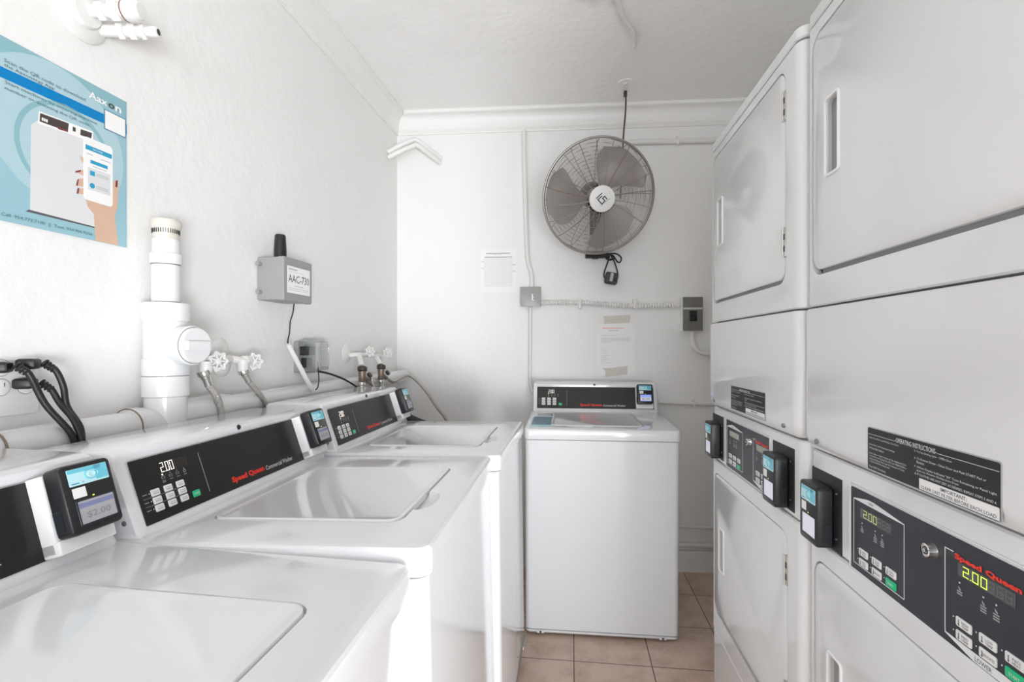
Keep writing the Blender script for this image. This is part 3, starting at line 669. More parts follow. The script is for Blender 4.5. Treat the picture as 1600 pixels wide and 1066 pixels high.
b.box((-.010, -.031, .093), (.010, .031, .101), 'pvc'); b.build('cleanout_cap', root)
# ------------------------------------------------------------------ left wall : horizontal drain pipe (wye elbow belongs to the run)
root = empty('drain_pipe', T(*lw(1.113, 1.06, .045)), 'white plastic horizontal drain pipe running low along the left wall behind the washing machines', 'pipe')
base = Vector(lw(1.113, 1.06, .045)); R_ = lambda y, z, o=.045: tuple(Vector(lw(y, z, o))-base)
b = MB(); b.cyl(R_(-.6, 1.042), R_(1.035, 1.056), .034, 'pvc', seg=32); b.cyl(R_(1.335, 1.062, .045), R_(2.79, 1.074), .034, 'pvc', seg=32); b.build('pipe_run', root)
b = MB(); b.tube([R_(1.028, 1.056), R_(1.050, 1.056), R_(1.075, 1.048, .05), R_(1.100, 1.020, .052), R_(1.120, .97, .052)], .0405, 'pvc', seg=28, smooth=5)
b.torus(.0395, .0018, 'pvc_glue', T(*R_(1.028, 1.056)) @ RX(PI/2), 36, 6); b.build('elbow', root)
b = MB(); b.cyl(R_(1.13, 1.062, .05), R_(1.315, 1.062), .043, 'pvc', seg=28); b.cyl(R_(1.31, 1.062), R_(1.345, 1.062), .039, 'pvc', seg=28); b.build('elbow', root)
b = MB(); b.torus(.036, .0018, 'pvc_glue', T(*R_(.762, 1.054)) @ RX(PI/2), 30, 6); b.build('pipe_collar', root)

# ------------------------------------------------------------------ supply valves with hoses
def handwheel(parent, base, c, axis, r=.024, name='handwheel'):
    q = Vector(axis).to_track_quat('Z', 'Y').to_matrix().to_4x4(); b = MB(T(*(Vector(c)-base)) @ q)
    n = 48
    b.rings([[((r+.0035*math.cos(7*2*PI*k/n)+.0045*math.cos(2*PI*j/7))*math.cos(2*PI*k/n), (r+.0035*math.cos(7*2*PI*k/n)+.0045*math.cos(2*PI*j/7))*math.sin(2*PI*k/n), .0045*math.sin(2*PI*j/7)) for j in range(7)] for k in range(n)], 'pipe_paint', closed=True)
    b.lathe([(.009, -.012), (.009, .004), (.004, .007)], 'pipe_paint', seg=14)
    for k in range(7): a = 2*PI*k/7; b.cyl((.006*math.cos(a), .006*math.sin(a), 0), (r*math.cos(a), r*math.sin(a), 0), .0028, 'pipe_paint', seg=6)
    return b.build(name, parent)
def hose(name, label, pts, r, m='braid', nut=True, group=None):
    b0 = Vector(pts[0]); root = empty(name, T(*b0), label, 'hose', group)
    b = MB(); b.tube([Vector(p)-b0 for p in pts], r, m, seg=12, smooth=8); b.build('hose_tube', root)
    if nut:
        d = (Vector(pts[1])-b0).normalized(); b = MB(d.to_track_quat('Z', 'Y').to_matrix().to_4x4())
        b.lathe([(.015, -.004), (.0165, 0), (.0165, .008), (.0125, .011), (.0125, .018), (.0105, .020), (.0105, .040)], 'chrome', seg=12); b.build('hose_nut', root)
    return root
# pair beside the drain stack
base = Vector(lw(1.39, 1.20)); root = empty('supply_valves', T(*base), 'white painted supply valves with two handwheels on the left wall beside the drain stack', 'valve', 'water valves on the left wall')
b = MB(); Q = lambda y, z, o: tuple(Vector(lw(y, z, o))-base)
b.lathe([(.038, 0), (.038, .003), (.026, .012), (.014, .016)], 'pipe_paint', T(*Q(1.375, 1.225, 0)) @ RY(PI/2), 24); b.lathe([(.038, 0), (.038, .003), (.026, .012), (.014, .016)], 'pipe_paint', T(*Q(1.385, 1.185, 0)) @ RY(PI/2), 24); b.build('wall_plate', root)
b = MB(); b.tube([Q(1.38, 1.20, 0), Q(1.37, 1.20, .035), Q(1.32, 1.20, .055), Q(1.25, 1.195, .068)], .012, 'pipe_paint', seg=12); b.lathe([(.014, 0), (.017, .006), (.014, .03)], 'pipe_paint', T(*Q(1.235, 1.168, .07)), 12); b.lathe([(.018, -.012), (.018, .012)], 'pipe_paint', T(*Q(1.27, 1.197, .066)) @ RX(PI/2), 6); b.build('valve_body', root)
b = MB(); b.tube([Q(1.38, 1.20, 0), Q(1.385, 1.20, .03), Q(1.41, 1.195, .045), Q(1.44, 1.192, .052)], .012, 'pipe_paint', seg=12); b.lathe([(.014, 0), (.017, .006), (.015, .035)], 'pipe_paint', T(*Q(1.410, 1.163, .05)), 12); b.lathe([(.018, -.012), (.018, .012)], 'pipe_paint', T(*Q(1.425, 1.194, .05)) @ RX(PI/2), 6); b.build('valve_body', root)
handwheel(root, base, lw(1.262, 1.197, .085), (1, -.35, 0), .0225); handwheel(root, base, lw(1.446, 1.191, .062), (.75, -.5, 0), .021)
hose('braided_hose', 'braided steel hose dropping from the valve touching the drain stack', [lw(1.227, 1.170, .07), lw(1.238, 1.138, .075), lw(1.256, 1.090, .09), lw(1.264, 1.03, .095), lw(1.264, .96, .09)], .0095, group='braided steel supply hoses')
hose('braided_hose', 'braided steel hose dropping from the valve between drain stack and grey box', [lw(1.411, 1.165, .05), lw(1.426, 1.130, .06), lw(1.458, 1.078, .08), lw(1.486, 1.02, .09), lw(1.50, .95, .09)], .0085, group='braided steel supply hoses')
# pair in the far corner
base = Vector(lw(2.17, 1.20)); root = empty('supply_valves', T(*base), 'white painted supply valves with brown couplings on the left wall near the back corner', 'valve', 'water valves on the left wall')
b = MB(); b.lathe([(.045, 0), (.045, .003), (.030, .012), (.014, .016)], 'pipe_paint', T(*Q(2.175, 1.205, 0)) @ RY(PI/2), 24); b.build('wall_plate', root)
b = MB(); b.tube([Q(2.175, 1.20, 0), Q(2.185, 1.20, .03), Q(2.22, 1.20, .05), Q(2.33, 1.195, .05), Q(2.44, 1.19, .05)], .011, 'pipe_paint', seg=12); b.cyl(Q(2.200, 1.195, .05), Q(2.145, 1.150, .088), .013, 'pipe_paint', seg=12); b.cyl(Q(2.385, 1.19, .05), Q(2.350, 1.15, .088), .013, 'pipe_paint', seg=12); b.build('valve_body', root)
handwheel(root, base, lw(2.262, 1.214, .075), (.9, -.6, .1), .020); handwheel(root, base, lw(2.475, 1.205, .075), (.9, -.6, .1), .022)
for yy in (2.135, 2.345):
    b = MB(); b.lathe([(.019, 0), (.021, .004), (.021, .016), (.018, .020)], 'brown_knob', T(*Q(yy, 1.130, .094)) @ RX(-.25), 14); b.build('hose_coupling', root)
    b = MB(); b.lathe([(.012, -.055), (.015, -.050), (.015, -.020), (.017, 0)], 'brass_old', T(*Q(yy, 1.130, .094)), 14); b.cyl(Q(yy, 1.105, .094), Q(yy+.045, 1.085, .100), .011, 'brass_old'); b.lathe([(.010, 0), (.013, .003), (.013, .014), (.004, .016)], 'brown_knob', T(*Q(yy+.04, 1.105, .105)) @ RY(.9), 12); b.build('splitter', root)
hose('braided_hose', 'braided steel hose hanging straight down from the left splitter in the far corner', [lw(2.132, 1.075, .094), lw(2.125, 1.04, .096), lw(2.10, .97, .098), lw(2.09, .93, .10)], .0085, group='braided steel supply hoses')
hose('braided_hose', 'braided steel hose slanting down to the right between the far corner splitters', [lw(2.183, 1.085, .103), lw(2.235, 1.045, .105), lw(2.29, .985, .108), lw(2.31, .94, .108)], .0095, group='braided steel supply hoses')
hose('braided_hose', 'thin braided steel hose hanging down from the right splitter in the far corner', [lw(2.342, 1.075, .094), lw(2.345, 1.04, .096), lw(2.35, .98, .098), lw(2.35, .93, .10)], .0075, group='braided steel supply hoses')
hose('looped_hose', 'long grey braided hose looping right into the back corner and down', [lw(2.390, 1.084, .103), lw(2.44, 1.062, .12), lw(2.49, 1.085, .15), lw(2.53, 1.085, .18), lw(2.53, 1.02, .25), lw(2.54, .93, .31), lw(2.55, .86, .36), lw(2.56, .80, .37)], .0085, 'braid', False, group='braided steel supply hoses')
b = MB(); pts = [(-.86, 2.068, .955), (-.74, 2.075, .955), (-.68, 2.09, .925), (-.60, 2.10, .895), (-.50, 2.12, .88)]
b.tube(pts, .020, 'rubber', seg=14); b.tube([(-.62, 2.10, .905), (-.50, 2.16, .893), (-.40, 2.20, .885), (-.36, 2.22, .86)], .006, 'rubber', seg=8)
prop(b.build('drain_hose'), 'thick black corrugated drain hose curving down behind the last washing machine of the left row', 'hose')

# ------------------------------------------------------------------ grey alarm box with antenna
M_ = LF @ T(1.545, 1.387, 0); root = empty('equipment_box', M_, 'grey plastic wall box marked AAC-730 with a stubby black antenna on top', 'box')
b = MB(); b.slab(.004, .004, .174, .146, .006, [(.002, 0), (.075, 0)], 'grey_box'); b.slab(.002, .002, .176, .148, .007, [(.076, 0), (.093, 0), (.096, .003)], 'grey_box')
for z_ in (.030, .122): b.cyl((-.012, z_, .012), (.006, z_, .012), .007, 'grey_box', seg=10)
b.build('enclosure', root)
b = MB(); b.plate(.022, .030, .160, .120, .001, .096, .0966, 'white_plain')
b.text('AAC-730', .028, .066, .154, .092, 'ink', bold=.004, z=.0970)
b.box((.030, .108, .0966), (.080, .112, .0968), 'grey_ink'); b.box((.030, .101, .0966), (.125, .102, .0968), 'grey_ink'); b.box((.062, .054, .0966), (.118, .056, .0968), 'grey_ink'); b.box((.030, .040, .0966), (.150, .041, .0968), 'grey_ink'); b.box((.030, .046, .0966), (.150, .047, .0968), 'grey_ink')
b.build('name_label', root)
b = MB(T(.055, .148, .050) @ RX(-PI/2)); b.lathe([(.0205, 0), (.0200, .030), (.0175, .075), (.0150, .080), (.001, .083)], 'black_plastic', seg=24); b.build('antenna', root)
b = MB(); pts = [lw(1.68, 1.389, .05), lw(1.672, 1.355, .05), lw(1.665, 1.325, .045), lw(1.668, 1.285, .04), lw(1.650, 1.255, .045), lw(1.645, 1.225, .055)]
b.tube(pts, .0022, 'rubber', seg=8); prop(b.build('thin_cable'), 'thin dark cable hanging from the grey AAC-730 box', 'cable')
# ------------------------------------------------------------------ weatherproof outlet box
M_ = LF @ T(1.762, 1.140, 0); root = empty('outlet_box', M_, 'outlet with a clear plastic bubble cover on the left wall below the grey box', 'outlet')
b = MB(); b.plate(0, 0, .115, .118, .006, 0, .018, 'grey_metal'); b.build('box_base', root)
b = MB(); b.plate(.018, .018, .075, .055, .004, .018, .030, 'black_plastic'); b.plate(.010, .065, .080, .098, .004, .018, .040, 'black_plastic'); b.build('power_adapter', root)
b = MB(T(.030, 0, .012) @ RY(-.20)); 
rs = [[(x, y, zz) for x, y in rrect(.0+i, -.004+i, .105-i, .128-i, .012)] for zz, i in ((0, 0), (.006, .002), (.010, .008), (.050, .012), (.060, .022), (.0575, .024), (.048, .0145), (.008, .0105), (.002, .003))]
b.rings(rs, 'clear_plastic', cap0=False); b.build('bubble_cover', root)['label'] = 'clear plastic bubble cover'
b = MB(); a_ = lw(1.628, 1.245, .060); c_ = lw(1.730, 1.078, .090); b.cyl(a_, c_, .0085, 'pvc', seg=14); prop(b.build('cable_guide'), 'white plastic rod leaning beside the clear covered outlet', 'tube')
b = MB(); b.tube([lw(1.81, 1.18, .065), lw(1.79, 1.12, .082), lw(1.758, 1.09, .096), lw(1.740, 1.080, .098)], .0022, 'rubber', seg=8); prop(b.build('thin_cable'), 'short dark cable from the clear covered outlet to the end of the white rod', 'cable')
b = MB(); b.tube([lw(1.87, 1.142, .03), lw(1.93, 1.127, .055), lw(2.0, 1.098, .085), lw(2.09, 1.055, .10), lw(2.13, 1.02, .10), lw(2.16, .96, .09)], .0042, 'rubber', seg=8); prop(b.build('power_cord'), 'black power cord running from the clear covered outlet down behind the far washing machine', 'cord')

# ------------------------------------------------------------------ four gang outlet on the left with plugs
M_ = LF @ T(.735, 1.108, 0); root = empty('outlet_plate', M_, 'wide white wall outlet plate with black plugs at the left picture edge', 'outlet')
b = MB(); b.plate(0, 0, .138, .107, .004, 0, .008, 'white_plain', b=.002)
b.build('cover_plate', root)
for x in (.082, .124-.012):
    for y in (.030, .082):
        pass
for x, y in ((.030, .054), (.030, .090), (.072, .054), (.072, .090), (.114, .054), (.114, .090)):
    b = MB(); b.lathe([(.0150, .008), (.0150, .0095), (.0140, .010), (.001, .010)], 'white_plain', T(x, y, 0), 20); b.torus(.0155, .0006, 'gap_grey', T(x, y, .0085), 24, 4)
    for s_ in (-.005, .004): b.box((x+s_, y+.001, .010), (x+s_+.0014, y+.008, .0104), 'gap')
    b.build('socket', root)
def cord(label, plug, pts, ang):
    b0 = Vector(plug); root = empty('power_cord', T(*b0), label, 'cord', 'black power cords at the left wall outlet')
    b = MB(RZ(ang) @ T(0, 0, 0)); b.slab(-.016, -.010, .016, .010, .006, [(-.020, .002), (-.016, 0), (.004, 0), (.008, .002)], 'rubber', RY(PI/2) @ RZ(PI/2))
    b.build('plug', root)
    b = MB()
    P_ = [Vector(p)-b0 for p in pts]
    b.tube(P_, .0058, 'rubber', seg=10); b.build('cord_line', root)
    d = (P_[1]-P_[0]).normalized(); b = MB(T(*P_[0]) @ d.to_track_quat('Z', 'Y').to_matrix().to_4x4())
    for k in range(4): b.torus(.0068-.0006*k, .0024, 'rubber', T(0, 0, -.004+.006*k), 14, 6)
    b.build('strain_relief', root)
cord('black power cord from the upper socket nearest the picture edge, slanting down leftmost', lw(.800, 1.199, .024), [lw(.812, 1.199, .038), lw(.822, 1.186, .048), lw(.842, 1.128, .058), lw(.864, 1.069, .088), lw(.872, 1.030, .088), lw(.876, .97, .088)], .6)
cord('black power cord plugged into the upper right socket, bending widest to the right', lw(.846, 1.204, .026), [lw(.860, 1.202, .040), lw(.867, 1.190, .052), lw(.874, 1.158, .060), lw(.879, 1.120, .062), lw(.880, 1.079, .090), lw(.886, 1.035, .088), lw(.89, .97, .088)], .5)
cord('black power cord plugged into the lower right socket of the outlet plate', lw(.842, 1.167, .024), [lw(.857, 1.164, .036), lw(.864, 1.154, .045), lw(.870, 1.125, .058), lw(.873, 1.090, .086), lw(.879, 1.036, .100), lw(.883, .97, .100)], .5)

# ------------------------------------------------------------------ two painted pipes crossing the far corner
root = empty('corner_pipes', T(*bw(-.95, 2.33, .05)), 'white painted bent pipes crossing the upper back left corner under the moulding', 'pipe')
base = Vector(bw(-.95, 2.33, .05))
for dz, dy in ((0, 0), (-.030, .006)):
    b = MB(); pts = [Vector(lw(2.665, 2.305+dz, .0)), Vector((-.930, 2.675+dy, 2.345+dz)), Vector((-.872, 2.693+dy, 2.376+dz)), Vector((-.858, 2.698+dy, 2.381+dz*.9)), Vector((-.840, 2.710+dy, 2.376+dz*.9)), Vector((-.80, 2.745+dy, 2.350+dz*.9)), Vector(bw(-.745, 2.316+dz, .0))]
    b.tube([p-base for p in pts], .0135, 'pipe_paint', seg=12, smooth=5); b.build('pipe', root)
# ------------------------------------------------------------------ back wall : conduits, boxes, notices
def conduit(name, label, pts, r, straps=(), cat='pipe', m='pipe_paint'):
    b0 = Vector(pts[0]); root = empty(name, T(*b0), label, cat)
    b = MB(); b.tube([Vector(p)-b0 for p in pts], r, m, seg=12, smooth=5); b.build('tube', root)
    for x, z in straps:
        b = MB(BF @ T(x, z, 0)); b.plate(-.006, -.022, .006, .022, .002, 0, r*2+.002, 'pipe_paint'); o = b.build('strap', root); o.matrix_parent_inverse = T(*b0).inverted()
    return root
conduit('vertical_conduit', 'white painted conduit coming down from the moulding to the small grey junction box', [bw(-.267, 2.455, .014), bw(-.262, 2.2, .014), bw(-.255, 1.95, .014), bw(-.248, 1.76, .014), bw(-.240, 1.70, .014), bw(-.224, 1.65, .016), bw(-.222, 1.572, .016)], .0125)
conduit('vertical_conduit', 'white painted conduit running from the small grey junction box down behind the console', [bw(-.231, 1.461, .014), bw(-.232, 1.25, .014), bw(-.232, 1.06, .014), bw(-.225, 1.00, .014), bw(-.205, .96, .014), bw(-.200, .90, .014)], .010)
M_ = BF @ T(-.285, 1.4615, 0); root = empty('junction_box', M_, 'small grey square metal junction box on the back wall', 'electrical box')
b = MB(); b.plate(.003, .003, .110, .106, .004, 0, .036, 'grey_metal'); b.build('box_body', root)
b = MB(); b.plate(0, 0, .113, .109, .003, .036, .039, 'grey_metal', b=.001); b.box((.062, .034, .039), (.068, .070, .0396), 'white_plain'); b.box((.068, .034, .039), (.076, .038, .0396), 'white_plain'); b.box((.068, .050, .039), (.074, .054, .0396), 'white_plain')
b.build('cover', root)
for x, y in ((.010, .098), (.102, .010)):
    b = MB(); b.lathe([(.005, .039), (.004, .0415), (.0005, .0415)], 'steel_dark', T(x, y, 0), 10); b.build('screw', root)
b0 = Vector(bw(-.172, 1.483, .018)); root = empty('flexible_conduit', T(*b0), 'white painted ribbed flexible conduit running level between the junction box and the breaker box', 'conduit')
b = MB(); N = 420; pts = []
for k in range(N+1):
    t = k/N; pts.append(Vector(bw(-.172+.760*t, 1.483-.020*t+.006*math.sin(t*7), .018))-b0)
b.tube(pts, .013, 'pipe_paint', seg=12, smooth=0, rf=lambda i, n: .0125+.0028*math.sin(i/n*2*PI*52)); b.build('ribbed_tube', root)
for x in (.045, .345):
    b = MB(BF @ T(x, 1.475-.0, 0)); b.plate(-.010, -.028, .010, .028, .004, 0, .030, 'pipe_paint', b=.006); o = b.build('strap', root); o.matrix_parent_inverse = T(*b0).inverted()
M_ = BF @ T(.592, 1.323, 0); root = empty('breaker_box', M_, 'olive grey metal breaker box on the back wall beside the far dryer', 'electrical box')
b = MB(); b.box((0, 0, 0), (.105, .183, .055), 'white_plain'); b.build('box_body', root)
b = MB(); b.plate(.002, .001, .106, .183, .003, .055, .062, 'olive_metal', b=.001); b.plate(.004, .116, .104, .126, .001, .062, .0625, 'smudge_mark'); b.build('cover', root)
b = MB(); b.box((.036, .052, .062), (.074, .108, .066), 'black_plastic')
for k in range(2): b.box((.042+.016*k, .070, .066), (.054+.016*k, .086, .074), 'black_gloss')
b.build('breaker_switches', root)
for x, y in ((.053, .146), (.053, .020)):
    b = MB(); b.lathe([(.004, .062), (.003, .064), (.0005, .064)], 'steel_dark', T(x, y, 0), 10); b.build('screw', root)
conduit('curved_conduit', 'white flexible conduit curving from under the breaker box towards the dryers', [bw(.652, 1.322, .03), bw(.653, 1.27, .03), bw(.672, 1.225, .03), bw(.71, 1.203, .03), bw(.76, 1.198, .03), bw(.86, 1.198, .03)], .0125)
conduit('level_pipe', 'thin white painted pipe running level behind the far washer towards the dryers', [bw(.475, .932, .012), bw(.60, .928, .012), bw(.88, .922, .012)], .0095, straps=((.665, .927),))
conduit('upper_pipe', 'white painted pipe running level high on the back wall, right of the fan', [bw(.315, 2.368, .016), bw(.60, 2.366, .016), bw(.92, 2.364, .016)], .0150, straps=((.575, 2.366),))
conduit('floor_pipe', 'upper of the two white painted pipes low on the back wall beside the far dryer', [bw(.36, .251, .010), bw(.60, .250, .010), bw(.95, .250, .010)], .010)
conduit('floor_pipe', 'lower of the two white painted pipes, just above the baseboard beside the far dryer', [bw(.36, .150, .013), bw(.60, .150, .013), bw(.95, .150, .013)], .013)
def hlines(b, x0, x1, y0, y1, n, m, z, h=.0006):
    for k in range(n):
        y = y0+(y1-y0)*k/(n-1); b.box((x0, y-h/2, z-.0001), (x1, y+h/2, z), m)
M_ = BF @ T(-.514, 1.5465, 0); b = MB(); b.plate(0, 0, .200, .243, .001, .0004, .0012, 'paper')
b.box((.030, .219, .0012), (.168, .222, .0014), 'ink'); b.box((.065, .212, .0012), (.120, .214, .0014), 'grey_ink'); b.box((.022, .196, .0012), (.178, .2015, .0014), 'grey_ink')
hlines(b, .022, .178, .035, .188, 24, 'dim_ink', .0014, .0008)
for x in (.022, .178): b.box((x, .035, .0012), (x+.0006, .196, .0014), 'dim_ink')
for y in (.135, .172): b.box((.002, y, .0012), (.018, y+.004, .0014), 'smudge_mark'); b.box((.181, y-.02, .0012), (.197, y-.014, .0014), 'smudge_mark')
o = b.build('log_sheet', world=M_); prop(o, 'white log sheet with a ruled table taped left of the vertical conduit', 'notice')
for x, y, rz in ((.100, .238, 0),):
    pass
M_ = BF @ T(.140, 1.078, 0); b = MB(); b.plate(0, 0, .204, .285, .001, .0004, .0012, 'paper')
b.box((.030, .262, .0012), (.150, .2645, .0014), 'red_ink'); b.box((.065, .248, .0012), (.115, .2505, .0014), 'grey_ink'); b.box((.022, .222, .0012), (.105, .2235, .0014), 'grey_ink')
for k, L_ in enumerate((.165, .160, .165, .055)): b.box((.022, .208-.008*k, .0012), (.022+L_, .2095-.008*k, .0014), 'grey_ink')
for k, L_ in enumerate((.020, .035, .045, .030, .050, .030, .045, .025, .060)): b.box((.022, .150-.010*k, .0012), (.022+L_, .1510-.010*k, .0014), 'dim_ink')
b.tube([(.030+.004*k, .036+.003*math.sin(k*2.1), .0016) for k in range(12)], .0009, 'ink', seg=5)
prop(b.build('letter', world=M_), 'white typed letter with a red heading taped to the back wall above the far washer', 'notice')
for cx, cy, rz, L_, wd, lab in ((.251, 1.390, .04, .150, .042, 'strip of beige masking tape across the top of the letter'), (.247, 1.100, .12, .130, .046, 'strip of beige masking tape across the bottom of the letter')):
    b = MB(); b.poly([(-L_/2, -wd/2), (L_/2-.008, -wd/2), (L_/2, wd/2), (-L_/2, wd/2), (-L_/2+.004, 0)], 0, .0006, 'tape')
    prop(b.build('masking_tape', world=BF @ T(cx, cy, .0016) @ RZ(rz)), lab, 'tape', 'masking tape on the letter')

# ------------------------------------------------------------------ wall fan
fc = Vector((.128, 2.570, 1.992)); ax = Vector((.215, -.90, -.38)).normalized()   # axis points into the room
Xf = Vector((1, 0, 0)); Xf = (Xf-ax*Xf.dot(ax)).normalized(); Yf = ax.cross(Xf)
FM = Matrix((Xf, Yf, ax)).transposed().to_4x4(); FM.translation = fc
fan = empty('wall_fan', FM, 'round grey industrial cage fan mounted high on the back wall', 'fan'); FR = .280
cagez = lambda r: .030+.058*math.sqrt(max(0, 1-(r/FR)**2.2))
b = MB(); b.torus(FR, .0065, 'fan_rim', T(0, 0, .030), 90, 10)
n_r = 34
for k in range(n_r):
    r = .075+(FR-.080)*k/(n_r-1); b.torus(r, .0013, 'cage_wire', T(0, 0, cagez(r)), 72, 5)
for k in range(20):
    a = 2*PI*k/20+.07; pts = [(r*math.cos(a+.12*(1-r/FR)), r*math.sin(a+.12*(1-r/FR)), cagez(r)-.0025) for r in [.062+(FR-.062)*j/8 for j in range(9)]]
    b.tube(pts, .0019, 'rust' if k % 3 == 0 else 'cage_wire', seg=6, smooth=0)
b.build('front_grille', fan)
b = MB()
bz = lambda r: .020-.085*math.sqrt(max(0, 1-(r/FR)**3))
for k in range(11):
    r = .085+(FR-.09)*k/10; b.torus(r, .0011, 'cage_wire', T(0, 0, bz(r)), 60, 5)
for k in range(12):
    a = 2*PI*k/12; b.tube([(r*math.cos(a), r*math.sin(a), bz(r)) for r in [.06+(FR-.06)*j/8 for j in range(9)]], .002, 'cage_wire', seg=6, smooth=0)
b.torus(FR, .0045, 'fan_rim', T(0, 0, .020), 90, 8); b.build('rear_grille', fan)
b = MB(); b.lathe([(.001, cagez(0)-.004), (.062, cagez(0)-.004), (.064, cagez(0)), (.062, cagez(0)+.005), (.056, cagez(0)+.0065), (.001, cagez(0)+.0065)], 'white_plain', seg=40)
LZ = cagez(0)+.0068; LM = T(0, 0, LZ) @ RZ(-.85) @ Matrix.Scale(1.3, 4)
for x0, y0, x1, y1 in ((-.020, -.016, -.016, .012), (-.012, -.016, -.008, .006), (-.012, -.016, .014, -.012), (.010, -.016, .014, .004), (-.004, .000, .014, .004), (-.004, .000, 0, .012), (-.004, .010, .014, .014)): b.box((x0, y0, 0), (x1, y1, .0006), 'ink', LM)
b.box((.016, -.02, 0), (.0175, .024, .0006), 'grey_ink', LM @ RZ(-.1))
b.build('badge', fan)['label'] = 'white round badge with an angular black emblem'
for k, a0 in enumerate((50, 181, 298)):
    b = MB(RZ(math.radians(a0))); NR, NA = 10, 12; rs = []
    top = []; bot = []
    for i in range(NR):
        t = i/(NR-1); r = .045+.215*t; half = math.radians(17+22*math.sin(min(1, t*1.15)*PI*.62)); sweep = .30*t*t
        if t > .85: half *= 1-.45*((t-.85)/.15)**2
        row = []
        for j in range(NA):
            s_ = j/(NA-1)*2-1; a = s_*half-sweep+.15
            row.append((r*math.cos(a), r*math.sin(a), -.012-.030*s_*(1-.35*t)+.012*s_*s_))
        top.append(row)
    vs = [p for row in top for p in row]+[(x, y, z_-.0016) for row in top for x, y, z_ in row]; fs = []; o_ = NR*NA
    for i in range(NR-1):
        for j in range(NA-1):
            q = i*NA+j; fs += [(q, q+NA, q+NA+1, q+1), (o_+q, o_+q+1, o_+q+NA+1, o_+q+NA)]
    edge = [j for j in range(NA)]+[i*NA+NA-1 for i in range(1, NR)]+[(NR-1)*NA+j for j in range(NA-2, -1, -1)]+[i*NA for i in range(NR-2, 0, -1)]
    for q in range(len(edge)): e0, e1 = edge[q], edge[(q+1) % len(edge)]; fs.append((e0, e1, o_+e1, o_+e0))
    b.add(vs, fs, 'blade'); b.build('blade', fan)
b = MB(); b.lathe([(.001, .018), (.036, .016), (.046, .006), (.046, -.030), (.030, -.034)], 'blade', seg=28); b.build('hub', fan)
b = MB(); b.lathe([(.030, -.034), (.062, -.040), (.066, -.050), (.066, -.108), (.055, -.120), (.001, -.121)], 'black_side', seg=28); b.build('motor', fan)
inv = FM.inverted()
def Bp(x, z, o): return inv @ Vector(bw(x, z, o))
b = MB(); b.add([tuple(Bp(x, z, o)) for o in (.001, .010) for x, z in ((.10, 1.86), (.19, 1.86), (.19, 2.06), (.10, 2.06))], [(0, 3, 2, 1), (4, 5, 6, 7), (0, 1, 5, 4), (1, 2, 6, 5), (2, 3, 7, 6), (3, 0, 4, 7)], 'black_side')
b.tube([Bp(.145, 1.93, .008), Bp(.145, 1.93, .07), Bp(.145, 1.985, .13), inv @ (fc-ax*.10)], .016, 'black_side', seg=12); b.build('wall_bracket', fan)
b = MB(inv @ BF @ T(.072, 1.725, .030)); b.slab(0, 0, .125, .034, .004, [(0, 0), (.040, 0), (.044, .003)], 'black_plastic'); b.slab(.035, -.006, .070, .004, .003, [(.008, 0), (.034, 0)], 'black_plastic'); b.build('switch_box', fan)
b = MB(); b.tube([(0, 0, 0), (-.003, 0, -.05), (-.004, 0, -.14), (-.006, 0, -.22)], .0022, 'steel_dark', T(.27, .12, -.02), 6); 
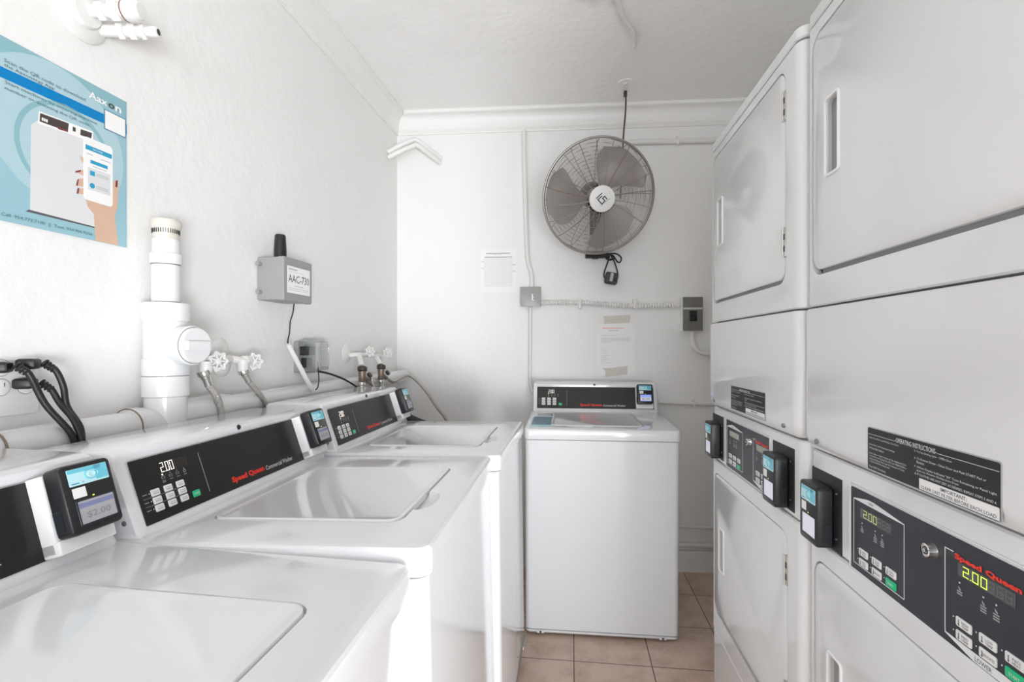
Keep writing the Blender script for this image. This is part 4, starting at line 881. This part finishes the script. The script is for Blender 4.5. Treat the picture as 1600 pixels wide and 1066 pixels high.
# mains cord of the fan: coiled under the switch box with the plug hanging
b = MB(); W_ = lambda x, z, o=.05: inv @ Vector(bw(x, z, o))
b.tube([W_(.19, 1.742), W_(.215, 1.748), W_(.245, 1.745), W_(.268, 1.725), W_(.262, 1.700), W_(.245, 1.705), W_(.225, 1.735), W_(.20, 1.742)], .0042, 'rubber', seg=8)
b.tube([W_(.205, 1.735), W_(.195, 1.700), W_(.178, 1.650), W_(.176, 1.620), W_(.190, 1.610)], .0042, 'rubber', seg=8); b.tube([W_(.215, 1.735), W_(.232, 1.700), W_(.246, 1.655), W_(.250, 1.620), W_(.240, 1.605)], .0042, 'rubber', seg=8)
b.tube([W_(.185, 1.722, .058), W_(.205, 1.712, .062), W_(.232, 1.722, .058)], .006, 'rubber', seg=8); b.build('power_cord', fan)
b = MB(inv @ BF @ T(.213, 1.612, .035) @ RZ(-.2)); b.slab(-.036, -.034, .034, .030, .014, [(0, .004), (.006, 0), (.036, 0), (.044, .006)], 'black_plastic'); b.slab(-.010, -.020, .006, .026, .003, [(.044, 0), (.0455, .001)], 'screen_grey'); b.slab(.010, -.020, .028, .020, .003, [(.030, 0), (.0465, .001)], 'black_gloss'); b.build('plug', fan)
# cable from the ceiling hook down to the fan
b = MB(); b.tube([(.278, 2.685-.0, HC-.004), (.280, 2.68, 2.53), (.278, 2.68, 2.46), (.270, 2.69, 2.36), (.262, 2.70, 2.20), (.255, 2.71, 2.02)], .0042, 'brown_knob', seg=8); b.cyl((.278, 2.684, HC-.028), (.278, 2.684, HC), .009, 'brown_knob', seg=12)
prop(b.build('hanging_cable'), 'thin brown cable dropping from the ceiling to the fan', 'cable')
b = MB(); b.lathe([(.042, HC-.004), (.042, HC)], 'ceiling_paint', T(.272, 2.60, 0), 20); b.cyl((.272, 2.60, HC-.010), (.272, 2.60, HC), .010, 'pipe_paint')
prop(b.build('ceiling_plate'), 'small round white painted plate on the ceiling in front of the cable', 'plate')
b = MB(); b.tube([(.120, 1.80, HC-.010), (.185, 2.0, HC-.010), (.210, 2.08, HC-.010), (.255, 2.17, HC-.010), (.272, 2.235, HC-.010), (.274, 2.262, HC-.014)], .0095, 'pipe_paint', seg=10)
b.cyl((.274, 2.255, HC-.016), (.2745, 2.268, HC-.018), .006, 'tape', seg=10)
prop(b.build('ceiling_conduit'), 'white painted crooked conduit stub on the ceiling at the top picture edge', 'conduit')
# ceiling lamp above the photographer (out of frame)
M_ = T(-.10, 1.15, HC); root = empty('ceiling_lamp', M_, 'flat white ceiling lamp above the aisle', 'lamp')
b = MB(); b.slab(-.16, -.45, .16, .45, .02, [(-.02, 0), (0, 0)], 'white_plain'); b.build('lamp_housing', root)
b = MB(); b.slab(-.15, -.44, .15, .44, .03, [(-.075, .03), (-.060, .006), (-.02, 0)], 'lamp_glass'); b.build('lamp_diffuser', root)
